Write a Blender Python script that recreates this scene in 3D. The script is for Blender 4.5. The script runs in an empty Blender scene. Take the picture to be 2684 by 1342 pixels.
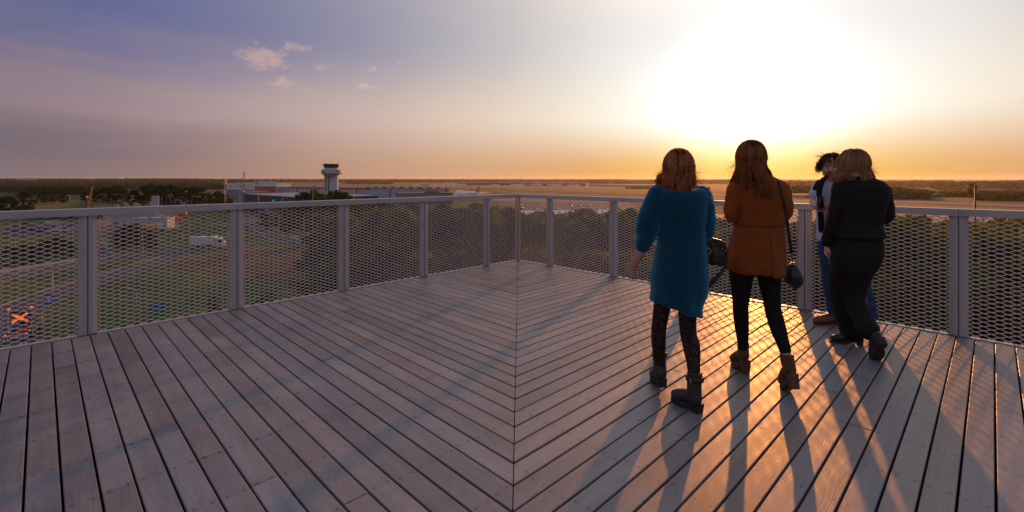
import bpy, bmesh, math, random
import numpy as np
from mathutils import Vector, Matrix, noise as mnoise
R = math.radians
rng = random.Random(7)
scene = bpy.context.scene
col = scene.collection

# ------------------------------------------------------------------ camera
EYE = 1.43                 # eye height above the deck
F = 1248.0                 # focal length in photograph pixels (2684 wide)
HY = 466.0                 # eye-level line in the photograph
cd = bpy.data.cameras.new('camera'); cam = bpy.data.objects.new('camera', cd); col.objects.link(cam)
cam.location = (0, 0, EYE); cam.rotation_euler = (R(90), 0, 0)
cd.sensor_width = 36; cd.lens = 36 * F / 2684; cd.shift_y = -(671 - HY) / 2684
cd.clip_start = 0.05; cd.clip_end = 60000
scene.camera = cam
scene.view_settings.view_transform = 'Standard'; scene.view_settings.look = 'None'
scene.view_settings.exposure = 0; scene.view_settings.gamma = 1
scene.view_settings.use_curve_mapping = False
cy = scene.cycles
cy.use_denoising = True; cy.max_bounces = 6; cy.diffuse_bounces = 3; cy.glossy_bounces = 3
cy.transmission_bounces = 6; cy.transparent_max_bounces = 12; cy.volume_bounces = 0
cy.sample_clamp_indirect = 4; cy.caustics_reflective = False; cy.caustics_refractive = False

# ------------------------------------------------------------------ sun and sky
SUN_AZ, SUN_EL = R(27.0), R(9.0)      # to the right of the view axis / above the horizon
SUN = Vector((math.sin(SUN_AZ) * math.cos(SUN_EL), math.cos(SUN_AZ) * math.cos(SUN_EL), math.sin(SUN_EL)))
sl = bpy.data.lights.new('sun', 'SUN'); sun = bpy.data.objects.new('sun', sl); col.objects.link(sun)
sl.energy = 3.5; sl.angle = R(0.55); sl.color = (1.0, 0.33, 0.055)
sun.rotation_euler = SUN.to_track_quat('Z', 'Y').to_euler()

class NT:
    """small helper for node trees"""
    def __init__(s, tree): s.t = tree; s.n = tree.nodes; s.l = tree.links
    def add(s, kind, **kw):
        nd = s.n.new(kind)
        for k, v in kw.items():
            if k.startswith('i_'):
                key = k[2:]; key = int(key) if key.isdigit() else key.replace('_', ' ')
                sock = nd.inputs[key]
                if hasattr(v, 'is_output') or isinstance(v, bpy.types.NodeSocket): s.l.new(v, sock)
                else: sock.default_value = v
            else: setattr(nd, k, v)
        return nd
    def math(s, op, a, b=None, c=None, clamp=False):
        nd = s.n.new('ShaderNodeMath'); nd.operation = op; nd.use_clamp = clamp
        for i, v in enumerate((a, b, c)):
            if v is None: continue
            if isinstance(v, bpy.types.NodeSocket): s.l.new(v, nd.inputs[i])
            else: nd.inputs[i].default_value = v
        return nd.outputs[0]
    def vmath(s, op, a, b=None):
        nd = s.n.new('ShaderNodeVectorMath'); nd.operation = op
        for i, v in enumerate((a, b)):
            if v is None: continue
            if isinstance(v, bpy.types.NodeSocket): s.l.new(v, nd.inputs[i])
            else: nd.inputs[i].default_value = v
        return nd
    def ramp(s, fac, stops, interp='EASE'):
        nd = s.n.new('ShaderNodeValToRGB'); cr = nd.color_ramp; cr.interpolation = interp
        while len(cr.elements) < len(stops): cr.elements.new(0.5)
        for e, (p, c) in zip(cr.elements, stops):
            e.position = p; e.color = (*c, 1) if len(c) == 3 else c
        s.l.new(fac, nd.inputs[0]); return nd.outputs[0]
    def mix(s, fac, a, b, blend='MIX'):
        nd = s.n.new('ShaderNodeMix'); nd.data_type = 'RGBA'; nd.blend_type = blend
        for sock, v in ((nd.inputs[0], fac), (nd.inputs[6], a), (nd.inputs[7], b)):
            if isinstance(v, bpy.types.NodeSocket): s.l.new(v, sock)
            elif isinstance(v, (tuple, list)): sock.default_value = (*v, 1) if len(v) == 3 else v
            else: sock.default_value = v
        return nd.outputs[2]
    def maprange(s, v, a, b, c=0.0, d=1.0, smooth=True):
        nd = s.n.new('ShaderNodeMapRange'); nd.interpolation_type = 'SMOOTHSTEP' if smooth else 'LINEAR'
        s.l.new(v, nd.inputs[0])
        for i, x in enumerate((a, b, c, d)): nd.inputs[i + 1].default_value = x
        return nd.outputs[0]

world = bpy.data.worlds.new('World'); scene.world = world; world.use_nodes = True
def build_world():
    w = NT(world.node_tree); w.n.clear()
    tc = w.add('ShaderNodeTexCoord'); d = tc.outputs['Generated']
    sp = w.add('ShaderNodeSeparateXYZ', i_0=d); z = sp.outputs[2]
    elev = w.math('MULTIPLY', w.math('ARCSINE', z), 57.2958)               # degrees
    dt = w.vmath('DOT_PRODUCT', d, tuple(SUN)).outputs['Value']
    g = w.math('MULTIPLY', w.math('ARCCOSINE', w.math('MINIMUM', w.math('MAXIMUM', dt, -1.0), 1.0)), 57.2958)
    u = w.math('DIVIDE', g, 180.0)
    k = lambda *st: [(a / 180.0, c) for a, c in st]
    S = 3.4                                                                 # ramps hold colour / S
    c = lambda r, gg, b: (r / S, gg / S, b / S)
    low = w.ramp(u, k((0, c(2.2, 1.6, .5)), (8, c(1.05, .66, .14)), (13, c(.90, .52, .12)), (20, c(.76, .385, .145)), (28, c(.70, .40, .20)),
                      (41, c(.58, .34, .215)), (57, c(.38, .235, .19)), (74, c(.17, .135, .165)), (110, c(.26, .21, .23)), (180, c(.52, .39, .35))), 'B_SPLINE')
    mid = w.ramp(u, k((0, c(3.2, 3.1, 2.9)), (5, c(1.9, 1.8, 1.6)), (10, c(1.13, 1.07, .95)), (16, c(.98, .90, .77)), (22, c(.88, .76, .61)), (30, c(.79, .64, .51)),
                      (41, c(.63, .48, .42)), (57, c(.43, .325, .335)), (74, c(.25, .175, .205)), (110, c(.29, .23, .27)), (180, c(.56, .42, .39))), 'B_SPLINE')
    top = w.ramp(u, k((0, c(2.4, 2.3, 2.2)), (4.5, c(1.4, 1.38, 1.35)), (9, c(.96, .95, .94)), (14, c(.88, .86, .84)), (20, c(.76, .72, .69)), (28, c(.57, .54, .54)),
                      (41, c(.33, .315, .40)), (57, c(.17, .175, .325)), (74, c(.085, .115, .275)), (110, c(.21, .19, .29)), (180, c(.46, .37, .38))), 'B_SPLINE')
    # soft cloud structure of the sky: streaks low on the left and a few puffs
    mp = w.add('ShaderNodeMapping', i_0=d, i_3=(1.6, 1.6, 9.0))
    ns = w.add('ShaderNodeTexNoise', i_Vector=mp.outputs[0], i_Scale=2.2, i_Detail=5.0, i_Roughness=0.5)
    wob = w.math('MULTIPLY', w.math('SUBTRACT', ns.outputs[0], 0.5), 9.0)
    away = w.maprange(g, 35, 80)
    ew = w.math('ADD', elev, w.math('MULTIPLY', wob, away))
    f1 = w.maprange(ew, 0.3, 7.5)
    f2 = w.maprange(ew, 6.5, 15.5)
    sky = w.mix(f2, w.mix(f1, low, mid), top)
    sky = w.mix(1.0, sky, (S, S, S), 'MULTIPLY')
    # bank of darker grey haze cloud low on the shaded side
    bank = w.math('MULTIPLY', w.math('MULTIPLY', w.maprange(ew, 0.5, 3.0), w.maprange(ew, 6.5, 3.2)), w.maprange(g, 48, 80))
    sky = w.mix(w.math('MULTIPLY', bank, 0.70), sky, (0.165, 0.132, 0.165))
    # small lit puffs
    mp2 = w.add('ShaderNodeMapping', i_0=d, i_1=(0.0, 0.0, 0.0), i_3=(9.0, 9.0, 17.0))
    n2 = w.add('ShaderNodeTexNoise', i_Vector=mp2.outputs[0], i_Scale=1.9, i_Detail=7.0, i_Roughness=0.62, i_Distortion=0.35)
    cov = None                                     # where the evening's few puffs hang: (azimuth, elevation, width, height) in degrees
    az_ = w.math('MULTIPLY', w.math('ARCTAN2', sp.outputs[0], sp.outputs[1]), 57.2958)
    for a0, e0, wa, we, st in ((-27.6, 12.6, 3.0, 1.5, 1.0), (-24.3, 14.0, 1.9, .7, .8), (-25.6, 10.3, 2.0, .9, .85), (-21.5, 12.2, 1.8, .7, .7), (-22.5, 9.6, 2.2, .6, .6), (-17.0, 10.4, 1.9, .55, .75), (-16.5, 12.4, 1.8, .5, .55), (-13.5, 13.3, .9, .4, .6), (-9.5, 6.2, 2.4, .5, .5), (-3.4, 15.6, 1.0, .8, .35), (5.4, 17.0, 1.8, .9, .30),
                              (62, 12, 5, 1.5, .7), (-75, 11, 5, 1.6, .8), (110, 14, 6, 2, .7), (-125, 13, 6, 2, .7)):
        dx = w.math('DIVIDE', w.math('SUBTRACT', az_, a0), wa); dy = w.math('DIVIDE', w.math('SUBTRACT', elev, e0), we)
        q = w.math('MULTIPLY', w.math('EXPONENT', w.math('MULTIPLY', w.math('ADD', w.math('MULTIPLY', dx, dx), w.math('MULTIPLY', dy, dy)), -1.0)), st)
        cov = q if cov is None else w.math('MAXIMUM', cov, q)
    mp2.inputs[3].default_value = (26.0, 26.0, 52.0)
    pf = w.maprange(w.math('ADD', w.math('MULTIPLY', n2.outputs[0], .9), w.math('MULTIPLY', cov, .55)), 0.66, 1.00)
    pf = w.math('MULTIPLY', w.math('MULTIPLY', pf, w.maprange(cov, .02, .30)), .58)
    sky = w.mix(pf, sky, w.mix(w.maprange(g, 25, 60), (.92, .72, .55), (.62, .39, .35)))
    ns_ = w.add('ShaderNodeTexSky'); ns_.sky_type = 'NISHITA'; ns_.sun_disc = False
    ns_.sun_elevation = SUN_EL; ns_.sun_rotation = SUN_AZ; ns_.altitude = 200; ns_.air_density = 1.2; ns_.dust_density = 3.0; ns_.ozone_density = 2.0
    nis = w.mix(1.0, ns_.outputs[0], (0.34, 0.245, 0.225), 'MULTIPLY')
    sky = w.mix(w.maprange(elev, 16, 45), sky, nis)
    # below the horizon: the far ground colour
    sky = w.mix(w.maprange(elev, -0.6, -2.5), sky, (0.08, 0.065, 0.06))
    bg = w.add('ShaderNodeBackground', i_0=sky, i_1=1.0)
    out = w.add('ShaderNodeOutputWorld', i_0=bg.outputs[0])
build_world()

# ------------------------------------------------------------------ helpers
MATS = {}
def mat(name, color=(.5, .5, .5), rough=.6, metal=0.0, spec=.5, noise=None, bump=None, emit=None, sheen=0, trans=0, alpha=None, subsurf=None, coat=0):
    """principled material; noise=(scale, amount[, stretch]) varies the colour, bump=(scale, strength)"""
    if name in MATS: return MATS[name]
    m = bpy.data.materials.new(name); m.use_nodes = True; MATS[name] = m
    t = NT(m.node_tree); p = t.n['Principled BSDF']
    p.inputs['Base Color'].default_value = (*color, 1); p.inputs['Roughness'].default_value = rough
    p.inputs['Metallic'].default_value = metal; p.inputs['Specular IOR Level'].default_value = spec
    if sheen: p.inputs['Sheen Weight'].default_value = sheen; p.inputs['Sheen Roughness'].default_value = .35
    if coat: p.inputs['Coat Weight'].default_value = coat; p.inputs['Coat Roughness'].default_value = .1
    if trans: p.inputs['Transmission Weight'].default_value = trans
    if emit: p.inputs['Emission Color'].default_value = (*emit[:3], 1); p.inputs['Emission Strength'].default_value = emit[3]
    if noise or bump: tc = t.add('ShaderNodeTexCoord')
    if noise:
        st = noise[2] if len(noise) > 2 else (1, 1, 1)
        mp = t.add('ShaderNodeMapping', i_0=tc.outputs['Object'], i_3=st)
        ns = t.add('ShaderNodeTexNoise', i_Vector=mp.outputs[0], i_Scale=noise[0], i_Detail=4.0, i_Roughness=.6)
        f = t.maprange(ns.outputs[0], .28, .72, 1 - noise[1], 1 + noise[1])
        c = t.mix(1.0, (*color, 1), t.add('ShaderNodeCombineColor', i_0=f, i_1=f, i_2=f).outputs[0], 'MULTIPLY')
        t.l.new(c, p.inputs['Base Color'])
    if bump:
        nb = t.add('ShaderNodeTexNoise', i_Vector=tc.outputs['Object'], i_Scale=bump[0], i_Detail=3.0)
        bn = t.add('ShaderNodeBump', i_Strength=bump[1], i_Distance=bump[2] if len(bump) > 2 else .01, i_Height=nb.outputs[0])
        t.l.new(bn.outputs[0], p.inputs['Normal'])
    return m

class MB:
    """mesh builder: collects vertices, faces and material slots, links ONE mesh object"""
    def __init__(s): s.v = []; s.f = []; s.m = []; s.cur = 0; s.smooth = []
    def _add(s, vs, fs, smooth=False):
        b = len(s.v); s.v += [tuple(v) for v in vs]
        s.f += [tuple(b + i for i in f) for f in fs]; s.m += [s.cur] * len(fs); s.smooth += [smooth] * len(fs)
        return s
    def box(s, x0, x1, y0, y1, z0, z1, M=None):
        vs = [Vector((x, y, z)) for x in (x0, x1) for y in (y0, y1) for z in (z0, z1)]
        if M is not None: vs = [M @ v for v in vs]
        return s._add(vs, [(0, 1, 3, 2), (4, 6, 7, 5), (0, 4, 5, 1), (2, 3, 7, 6), (0, 2, 6, 4), (1, 5, 7, 3)])
    def loft(s, rings, cap=True, closed=True, smooth=True):
        n = len(rings[0]); vs = [p for r in rings for p in r]; fs = []
        for i in range(len(rings) - 1):
            for j in range(n if closed else n - 1):
                k = (j + 1) % n
                fs.append((i * n + j, i * n + k, (i + 1) * n + k, (i + 1) * n + j))
        if cap and closed:
            fs.append(tuple(range(n - 1, -1, -1))); fs.append(tuple((len(rings) - 1) * n + j for j in range(n)))
        return s._add(vs, fs, smooth)
    def tube(s, pts, rad, n=8, up=None, cap=True, smooth=True, flat=1.0):
        """tube through pts; rad: number or list; flat scales the second axis"""
        pts = [Vector(p) for p in pts]; m = len(pts)
        rad = [rad] * m if isinstance(rad, (int, float)) else rad
        fl = [flat] * m if isinstance(flat, (int, float)) else flat
        rings = []; prev = None
        for i, p in enumerate(pts):
            t = (pts[min(i + 1, m - 1)] - pts[max(i - 1, 0)])
            t = t.normalized() if t.length > 1e-9 else Vector((0, 0, 1))
            a = Vector(up) if up is not None else (prev if prev is not None else (Vector((1, 0, 0)) if abs(t.x) < .9 else Vector((0, 1, 0))))
            a = (a - t * a.dot(t)); a = a.normalized() if a.length > 1e-6 else t.orthogonal().normalized()
            prev = a; b = t.cross(a)
            rings.append([p + a * (rad[i] * math.cos(2 * math.pi * j / n)) + b * (rad[i] * fl[i] * math.sin(2 * math.pi * j / n)) for j in range(n)])
        return s.loft(rings, cap, True, smooth)
    def cyl(s, p0, p1, r0, r1=None, n=10, smooth=True): return s.tube([p0, p1], [r0, r0 if r1 is None else r1], n, smooth=smooth)
    def ball(s, c, r, nu=12, nv=8, sc=(1, 1, 1), M=None):
        rings = []
        for i in range(nv + 1):
            th = math.pi * min(max(i / nv, .004), .996)
            rings.append([Vector((r * sc[0] * math.sin(th) * math.cos(2 * math.pi * j / nu), r * sc[1] * math.sin(th) * math.sin(2 * math.pi * j / nu), -r * sc[2] * math.cos(th))) for j in range(nu)])
        c = Vector(c)
        rings = [[(c + (M @ p if M is not None else p)) for p in rg] for rg in rings]
        return s.loft(rings, True, True, True)
    def prism(s, outline, z0, z1, M=None):
        n = len(outline); vs = [Vector((x, y, z0)) for x, y in outline] + [Vector((x, y, z1)) for x, y in outline]
        if M is not None: vs = [M @ v for v in vs]
        return s._add(vs, [tuple(range(n - 1, -1, -1)), tuple(range(n, 2 * n))] + [(i, (i + 1) % n, n + (i + 1) % n, n + i) for i in range(n)])
    def quad(s, a, b, c, d): return s._add([a, b, c, d], [(0, 1, 2, 3)])
    def mesh(s, name):
        me = bpy.data.meshes.new(name); me.from_pydata(s.v, [], s.f); me.validate()
        if len(me.polygons) == len(s.f):
            me.polygons.foreach_set('material_index', s.m); me.polygons.foreach_set('use_smooth', s.smooth)
        me.update(); return me
    def build(s, name, mats, parent=None, loc=(0, 0, 0), rz=0.0, bevel=0):
        me = s.mesh(name)
        for m in (mats if isinstance(mats, (list, tuple)) else [mats]): me.materials.append(m)
        return link(name, me, parent, loc, rz, bevel)
def link(name, me, parent=None, loc=(0, 0, 0), rz=0.0, bevel=0):
    o = bpy.data.objects.new(name, me); col.objects.link(o); o.location = loc; o.rotation_euler = (0, 0, rz)
    if parent is not None: o.parent = parent
    if bevel:
        b = o.modifiers.new('bevel', 'BEVEL'); b.width = bevel; b.segments = 2; b.limit_method = 'ANGLE'; b.angle_limit = R(40)
    return o
def tag(o, label=None, cat=None, group=None, kind=None):
    if label: o['label'] = label
    if cat: o['category'] = cat
    if group: o['group'] = group
    if kind: o['kind'] = kind
    return o
def thing(name, label, cat, loc=(0, 0, 0), rz=0.0, group=None):
    o = bpy.data.objects.new(name, None); col.objects.link(o); o.location = loc; o.rotation_euler = (0, 0, rz)
    o.empty_display_size = .2
    return tag(o, label, cat, group)
def copy_tree(o, parent=None):
    c = o.copy(); col.objects.link(c); c.parent = parent
    for ch in list(o.children): copy_tree(ch, c)
    return c
def ray(px, py, depth):
    """point seen at photograph pixel (px, py) at the given depth in front of the camera"""
    return Vector(((px - 1342) * depth / F, depth, EYE - (py - HY) * depth / F))
def on_z(px, py, z):
    """point on the level z seen at photograph pixel (px, py)"""
    return ray(px, py, (EYE - z) * F / (py - HY))
# ------------------------------------------------------------------ deck
CORNER = Vector((0.1027, 8.232)); ALPHA = R(45.27)
DL = Vector((-math.sin(ALPHA), -math.cos(ALPHA)))       # along the left railing, away from the corner
DR = Vector((math.cos(ALPHA), -math.sin(ALPHA)))        # along the right railing
MIT = (Vector((0.003, 2.037)) - CORNER).normalized()    # the mitre line
RAIL_H = 1.15

def plank_material():
    m = bpy.data.materials.new('weathered_hardwood'); m.use_nodes = True
    t = NT(m.node_tree); p = t.n['Principled BSDF']
    tc = t.add('ShaderNodeTexCoord'); oi = t.add('ShaderNodeObjectInfo'); rnd = oi.outputs['Random']
    at = t.add('ShaderNodeAttribute', attribute_name='grain')              # along / across the board, in metres
    co = at.outputs['Vector']
    off = t.add('ShaderNodeCombineXYZ', i_0=t.math('MULTIPLY', rnd, 37.0), i_1=t.math('MULTIPLY', rnd, 91.0), i_2=t.math('MULTIPLY', rnd, 13.0))
    cw = t.vmath('ADD', co, off.outputs[0]).outputs[0]
    # cathedral grain: contour lines of a stretched noise field
    m1 = t.add('ShaderNodeMapping', i_0=cw, i_3=(1.3, 9.0, 1.0))
    n1 = t.add('ShaderNodeTexNoise', i_Vector=m1.outputs[0], i_Scale=1.0, i_Detail=1.5, i_Roughness=.4)
    lines = t.math('SINE', t.math('MULTIPLY', n1.outputs[0], 95.0))
    m2 = t.add('ShaderNodeMapping', i_0=cw, i_3=(4.0, 160.0, 1.0))
    n2 = t.add('ShaderNodeTexNoise', i_Vector=m2.outputs[0], i_Scale=1.0, i_Detail=3.0, i_Roughness=.65)
    n3 = t.add('ShaderNodeTexNoise', i_Vector=cw, i_Scale=2.1, i_Detail=4.0, i_Roughness=.6)          # weather patches
    m4 = t.add('ShaderNodeMapping', i_0=cw, i_3=(.8, 14.0, 1.0))
    n4 = t.add('ShaderNodeTexNoise', i_Vector=m4.outputs[0], i_Scale=1.0, i_Detail=2.0)
    f = t.math('ADD', t.math('MULTIPLY', lines, .045), t.math('MULTIPLY', t.math('SUBTRACT', n2.outputs[0], .5), .30))
    f = t.math('ADD', f, t.math('MULTIPLY', t.math('SUBTRACT', n3.outputs[0], .5), .9))
    f = t.math('ADD', f, t.math('MULTIPLY', t.math('SUBTRACT', n4.outputs[0], .5), .5))
    f = t.math('ADD', t.math('ADD', f, .46), t.math('MULTIPLY', t.math('SUBTRACT', rnd, .5), .34), clamp=True)
    c = t.ramp(f, [(0.0, (.110, .092, .084)), (.35, (.208, .176, .163)), (.6, (.280, .245, .230)), (1.0, (.40, .365, .35))], 'LINEAR')
    tint = t.ramp(t.math('FRACT', t.math('MULTIPLY', rnd, 7.31)), [(0, (1.07, .96, .88)), (.5, (1.0, 1.0, 1.0)), (1, (.93, 1.0, 1.08))], 'LINEAR')
    c = t.mix(1.0, c, tint, 'MULTIPLY')
    # screws: pairs over every joist (joists each 0.42 m from the railing)
    sx = t.add('ShaderNodeSeparateXYZ', i_0=co)
    nz = t.add('ShaderNodeTexNoise', i_Vector=off.outputs[0], i_Scale=3.0)
    ax = t.math('ADD', sx.outputs[0], t.math('MULTIPLY', t.math('SUBTRACT', rnd, .5), .03))
    fx = t.math('ABSOLUTE', t.math('SUBTRACT', t.math('PINGPONG', t.math('ADD', ax, .21), .21), .21))
    fx = t.math('PINGPONG', t.math('ADD', ax, 4.20), .21)                    # 0 at every multiple of 0.42
    fy = t.math('SUBTRACT', t.math('ABSOLUTE', sx.outputs[1]), .034)
    ds = t.math('SQRT', t.math('ADD', t.math('MULTIPLY', fx, fx), t.math('MULTIPLY', fy, fy)))
    scr = t.maprange(ds, .0058, .0036)
    stain = t.math('MULTIPLY', t.maprange(ds, .022, .004), .28)
    c = t.mix(stain, c, (.05, .04, .035)); c = t.mix(scr, c, (.022, .02, .02))
    t.l.new(c, p.inputs['Base Color'])
    rg = t.math('ADD', .40, t.math('MULTIPLY', n3.outputs[0], .20)); t.l.new(rg, p.inputs['Roughness'])
    p.inputs['Specular IOR Level'].default_value = 1.0
    h = t.math('ADD', t.math('MULTIPLY', lines, .12), t.math('MULTIPLY', n2.outputs[0], .9))
    h = t.math('SUBTRACT', h, t.math('MULTIPLY', scr, 2.0))
    bn = t.add('ShaderNodeBump', i_Strength=.35, i_Distance=.0016, i_Height=h); t.l.new(bn.outputs[0], p.inputs['Normal'])
    return m
PLANK = plank_material()

def build_deck():
    dk = MB(); e = 13.0
    a = CORNER; pL = a + DL * e; pR = a + DR * e; pB = a + (DL + DR) * e
    dk._add([(q.x, q.y, z) for z in (-.16, -.10) for q in (a, pL, pB, pR)], [(0, 3, 2, 1), (4, 5, 6, 7), (0, 1, 5, 4), (1, 2, 6, 5), (2, 3, 7, 6), (3, 0, 4, 7)])
    deck = dk.build('deck', mat('deck_underside', (.02, .018, .018), .95)); tag(deck, kind='structure')
    step = .17355                                        # board spacing along the mitre
    gap = .0098; first = 17.70
    for side, (d, o) in enumerate(((DL, DR), (DR, DL))):
        pitch = step * MIT.dot(d)                        # board width along this railing
        per_m = MIT.dot(o) / MIT.dot(d)                  # mitre distance from the railing per metre along it
        sgn = 1 if side == 0 else -1
        for k in range(0, 62):
            s1 = (k - 1 + first % 1) * pitch + gap / 2; s2 = s1 + pitch - gap
            if s2 <= .03: continue
            s1 = max(s1, 0.02)
            far = min(per_m * s1, 9.0); far2 = min(per_m * s2, 9.0)
            edge = .004
            # butt joints over joists
            cuts = []; x = rng.choice((.42, .84, 1.26, 1.68, 2.1, 2.52, 2.94)) if k > 6 else 99
            while x < far - .6:
                cuts.append(x); x += .42 * rng.randint(5, 9)
            if k % 2 == 0 and len(cuts) and rng.random() < .35: cuts = cuts[:1]
            bounds = [edge] + cuts + [None]
            # skip boards wholly out of reach of any near view
            if s1 > 8.2 and k % 1 == 0 and s1 > 8.4: break
            for i in range(len(bounds) - 1):
                x0 = bounds[i] + (.0012 if i else 0); x1 = bounds[i + 1]
                c = d * ((s1 + s2) / 2)
                hw = (s2 - s1) / 2; bv = .003; T = .024
                if x1 is None: xa, xb = far - .0035, far2 - .0035
                else: xa = xb = x1 - .0012
                dz = rng.uniform(-.0012, .0012); tl = rng.gauss(0, .007); tl2 = rng.gauss(0, .0012)
                bm = []; gr = []
                prof = [(-hw, -T), (-hw, -bv), (-hw + bv, 0), (hw - bv, 0), (hw, -bv), (hw, -T)]
                for end in (0, 1):
                    for (w, z) in prof:
                        xx = x0 if end == 0 else xa + (xb - xa) * (w + hw) / (2 * hw)
                        q = CORNER + c + d * w + o * xx
                        bm.append((q.x, q.y, z + dz + tl * w + tl2 * (end - .5))); gr.append((xx, w, 0))
                n = 6
                fs = [(j, (j + 1) % n, n + (j + 1) % n, n + j) for j in range(n)] + [tuple(range(n - 1, -1, -1)), tuple(range(n, 2 * n))]
                if side == 1: fs = [f[::-1] for f in fs]
                me = bpy.data.meshes.new('plank'); me.from_pydata(bm, [], [f[::-1] for f in fs]); me.update()
                ga = me.attributes.new('grain', 'FLOAT_VECTOR', 'POINT'); ga.data.foreach_set('vector', [v for g in gr for v in g])
                me.materials.append(PLANK)
                link('plank', me, deck)
build_deck()

# ------------------------------------------------------------------ railings of expanded metal
def rail_material():
    m = mat('white_powder_coat', (.47, .44, .43), .30, 0, .5, noise=(2.6, .10, (1, 1, .35)), bump=(9, .03, .01))
    return m
RAILM = rail_material()
MESHM = mat('mesh_powder_coat', (.74, .63, .56), .55, 0, .4)
def mesh_sheet(w, h):
    """expanded metal: flattened strands meeting in knots, each strand tilted out of the plane"""
    a, b = .100, .0383
    mb = MB(); nseg = 5
    cols_ = int(w / (a / 2)) + 2; rows = int(h / (b / 2)) + 2
    sw, th = .0064, .0034
    for i in range(-1, cols_):
        for j in range(-1, rows):
            if (i + j) % 2: continue
            for dj in (1, -1):
                x0, z0 = i * a / 2, j * b / 2; x1, z1 = x0 + a / 2, z0 + dj * b / 2
                xa, xb = max(x0, 0), min(x1, w)
                if xb - xa < .004: continue
                rings = []
                for q in range(nseg + 1):
                    x = xa + (xb - xa) * q / nseg; tt = (x - x0) / (a / 2)
                    e = tt * tt * (3 - 2 * tt) * .55 + tt * .45
                    z = z0 + (z1 - z0) * e
                    off = .0040 * (1 - abs(2 * tt - 1) ** 1.5) * dj        # half a strand apart at the knots
                    z += .0026 * dj * (1 - 2 * tt if 0 else 0)
                    if z < -.002 or z > h + .002: rings = None; break
                    up = Vector((0, .40, .917)); nr = Vector((0, .917, -.40))
                    cpt = Vector((x, off * .6, z + (.0028 if dj > 0 else -.0028) * (1 - 2 * abs(tt - .5)) * 0))
                    rings.append([cpt + up * (sw / 2) + nr * (th / 2), cpt - up * (sw / 2) + nr * (th / 2), cpt - up * (sw / 2) - nr * (th / 2), cpt + up * (sw / 2) - nr * (th / 2)])
                if rings: mb.loft(rings, False, True, False)
    return mb
def stile_profile(s):
    """folded sheet: front flange, slanting web, back return (u along the railing, v outwards)"""
    pts = [(.0045, .030), (.0045, .010), (.031, .010), (.066, .026), (.066, .030), (.028, .014), (.0085, .014), (.0085, .030)]
    return [(s * u, v) for u, v in pts]
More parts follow.
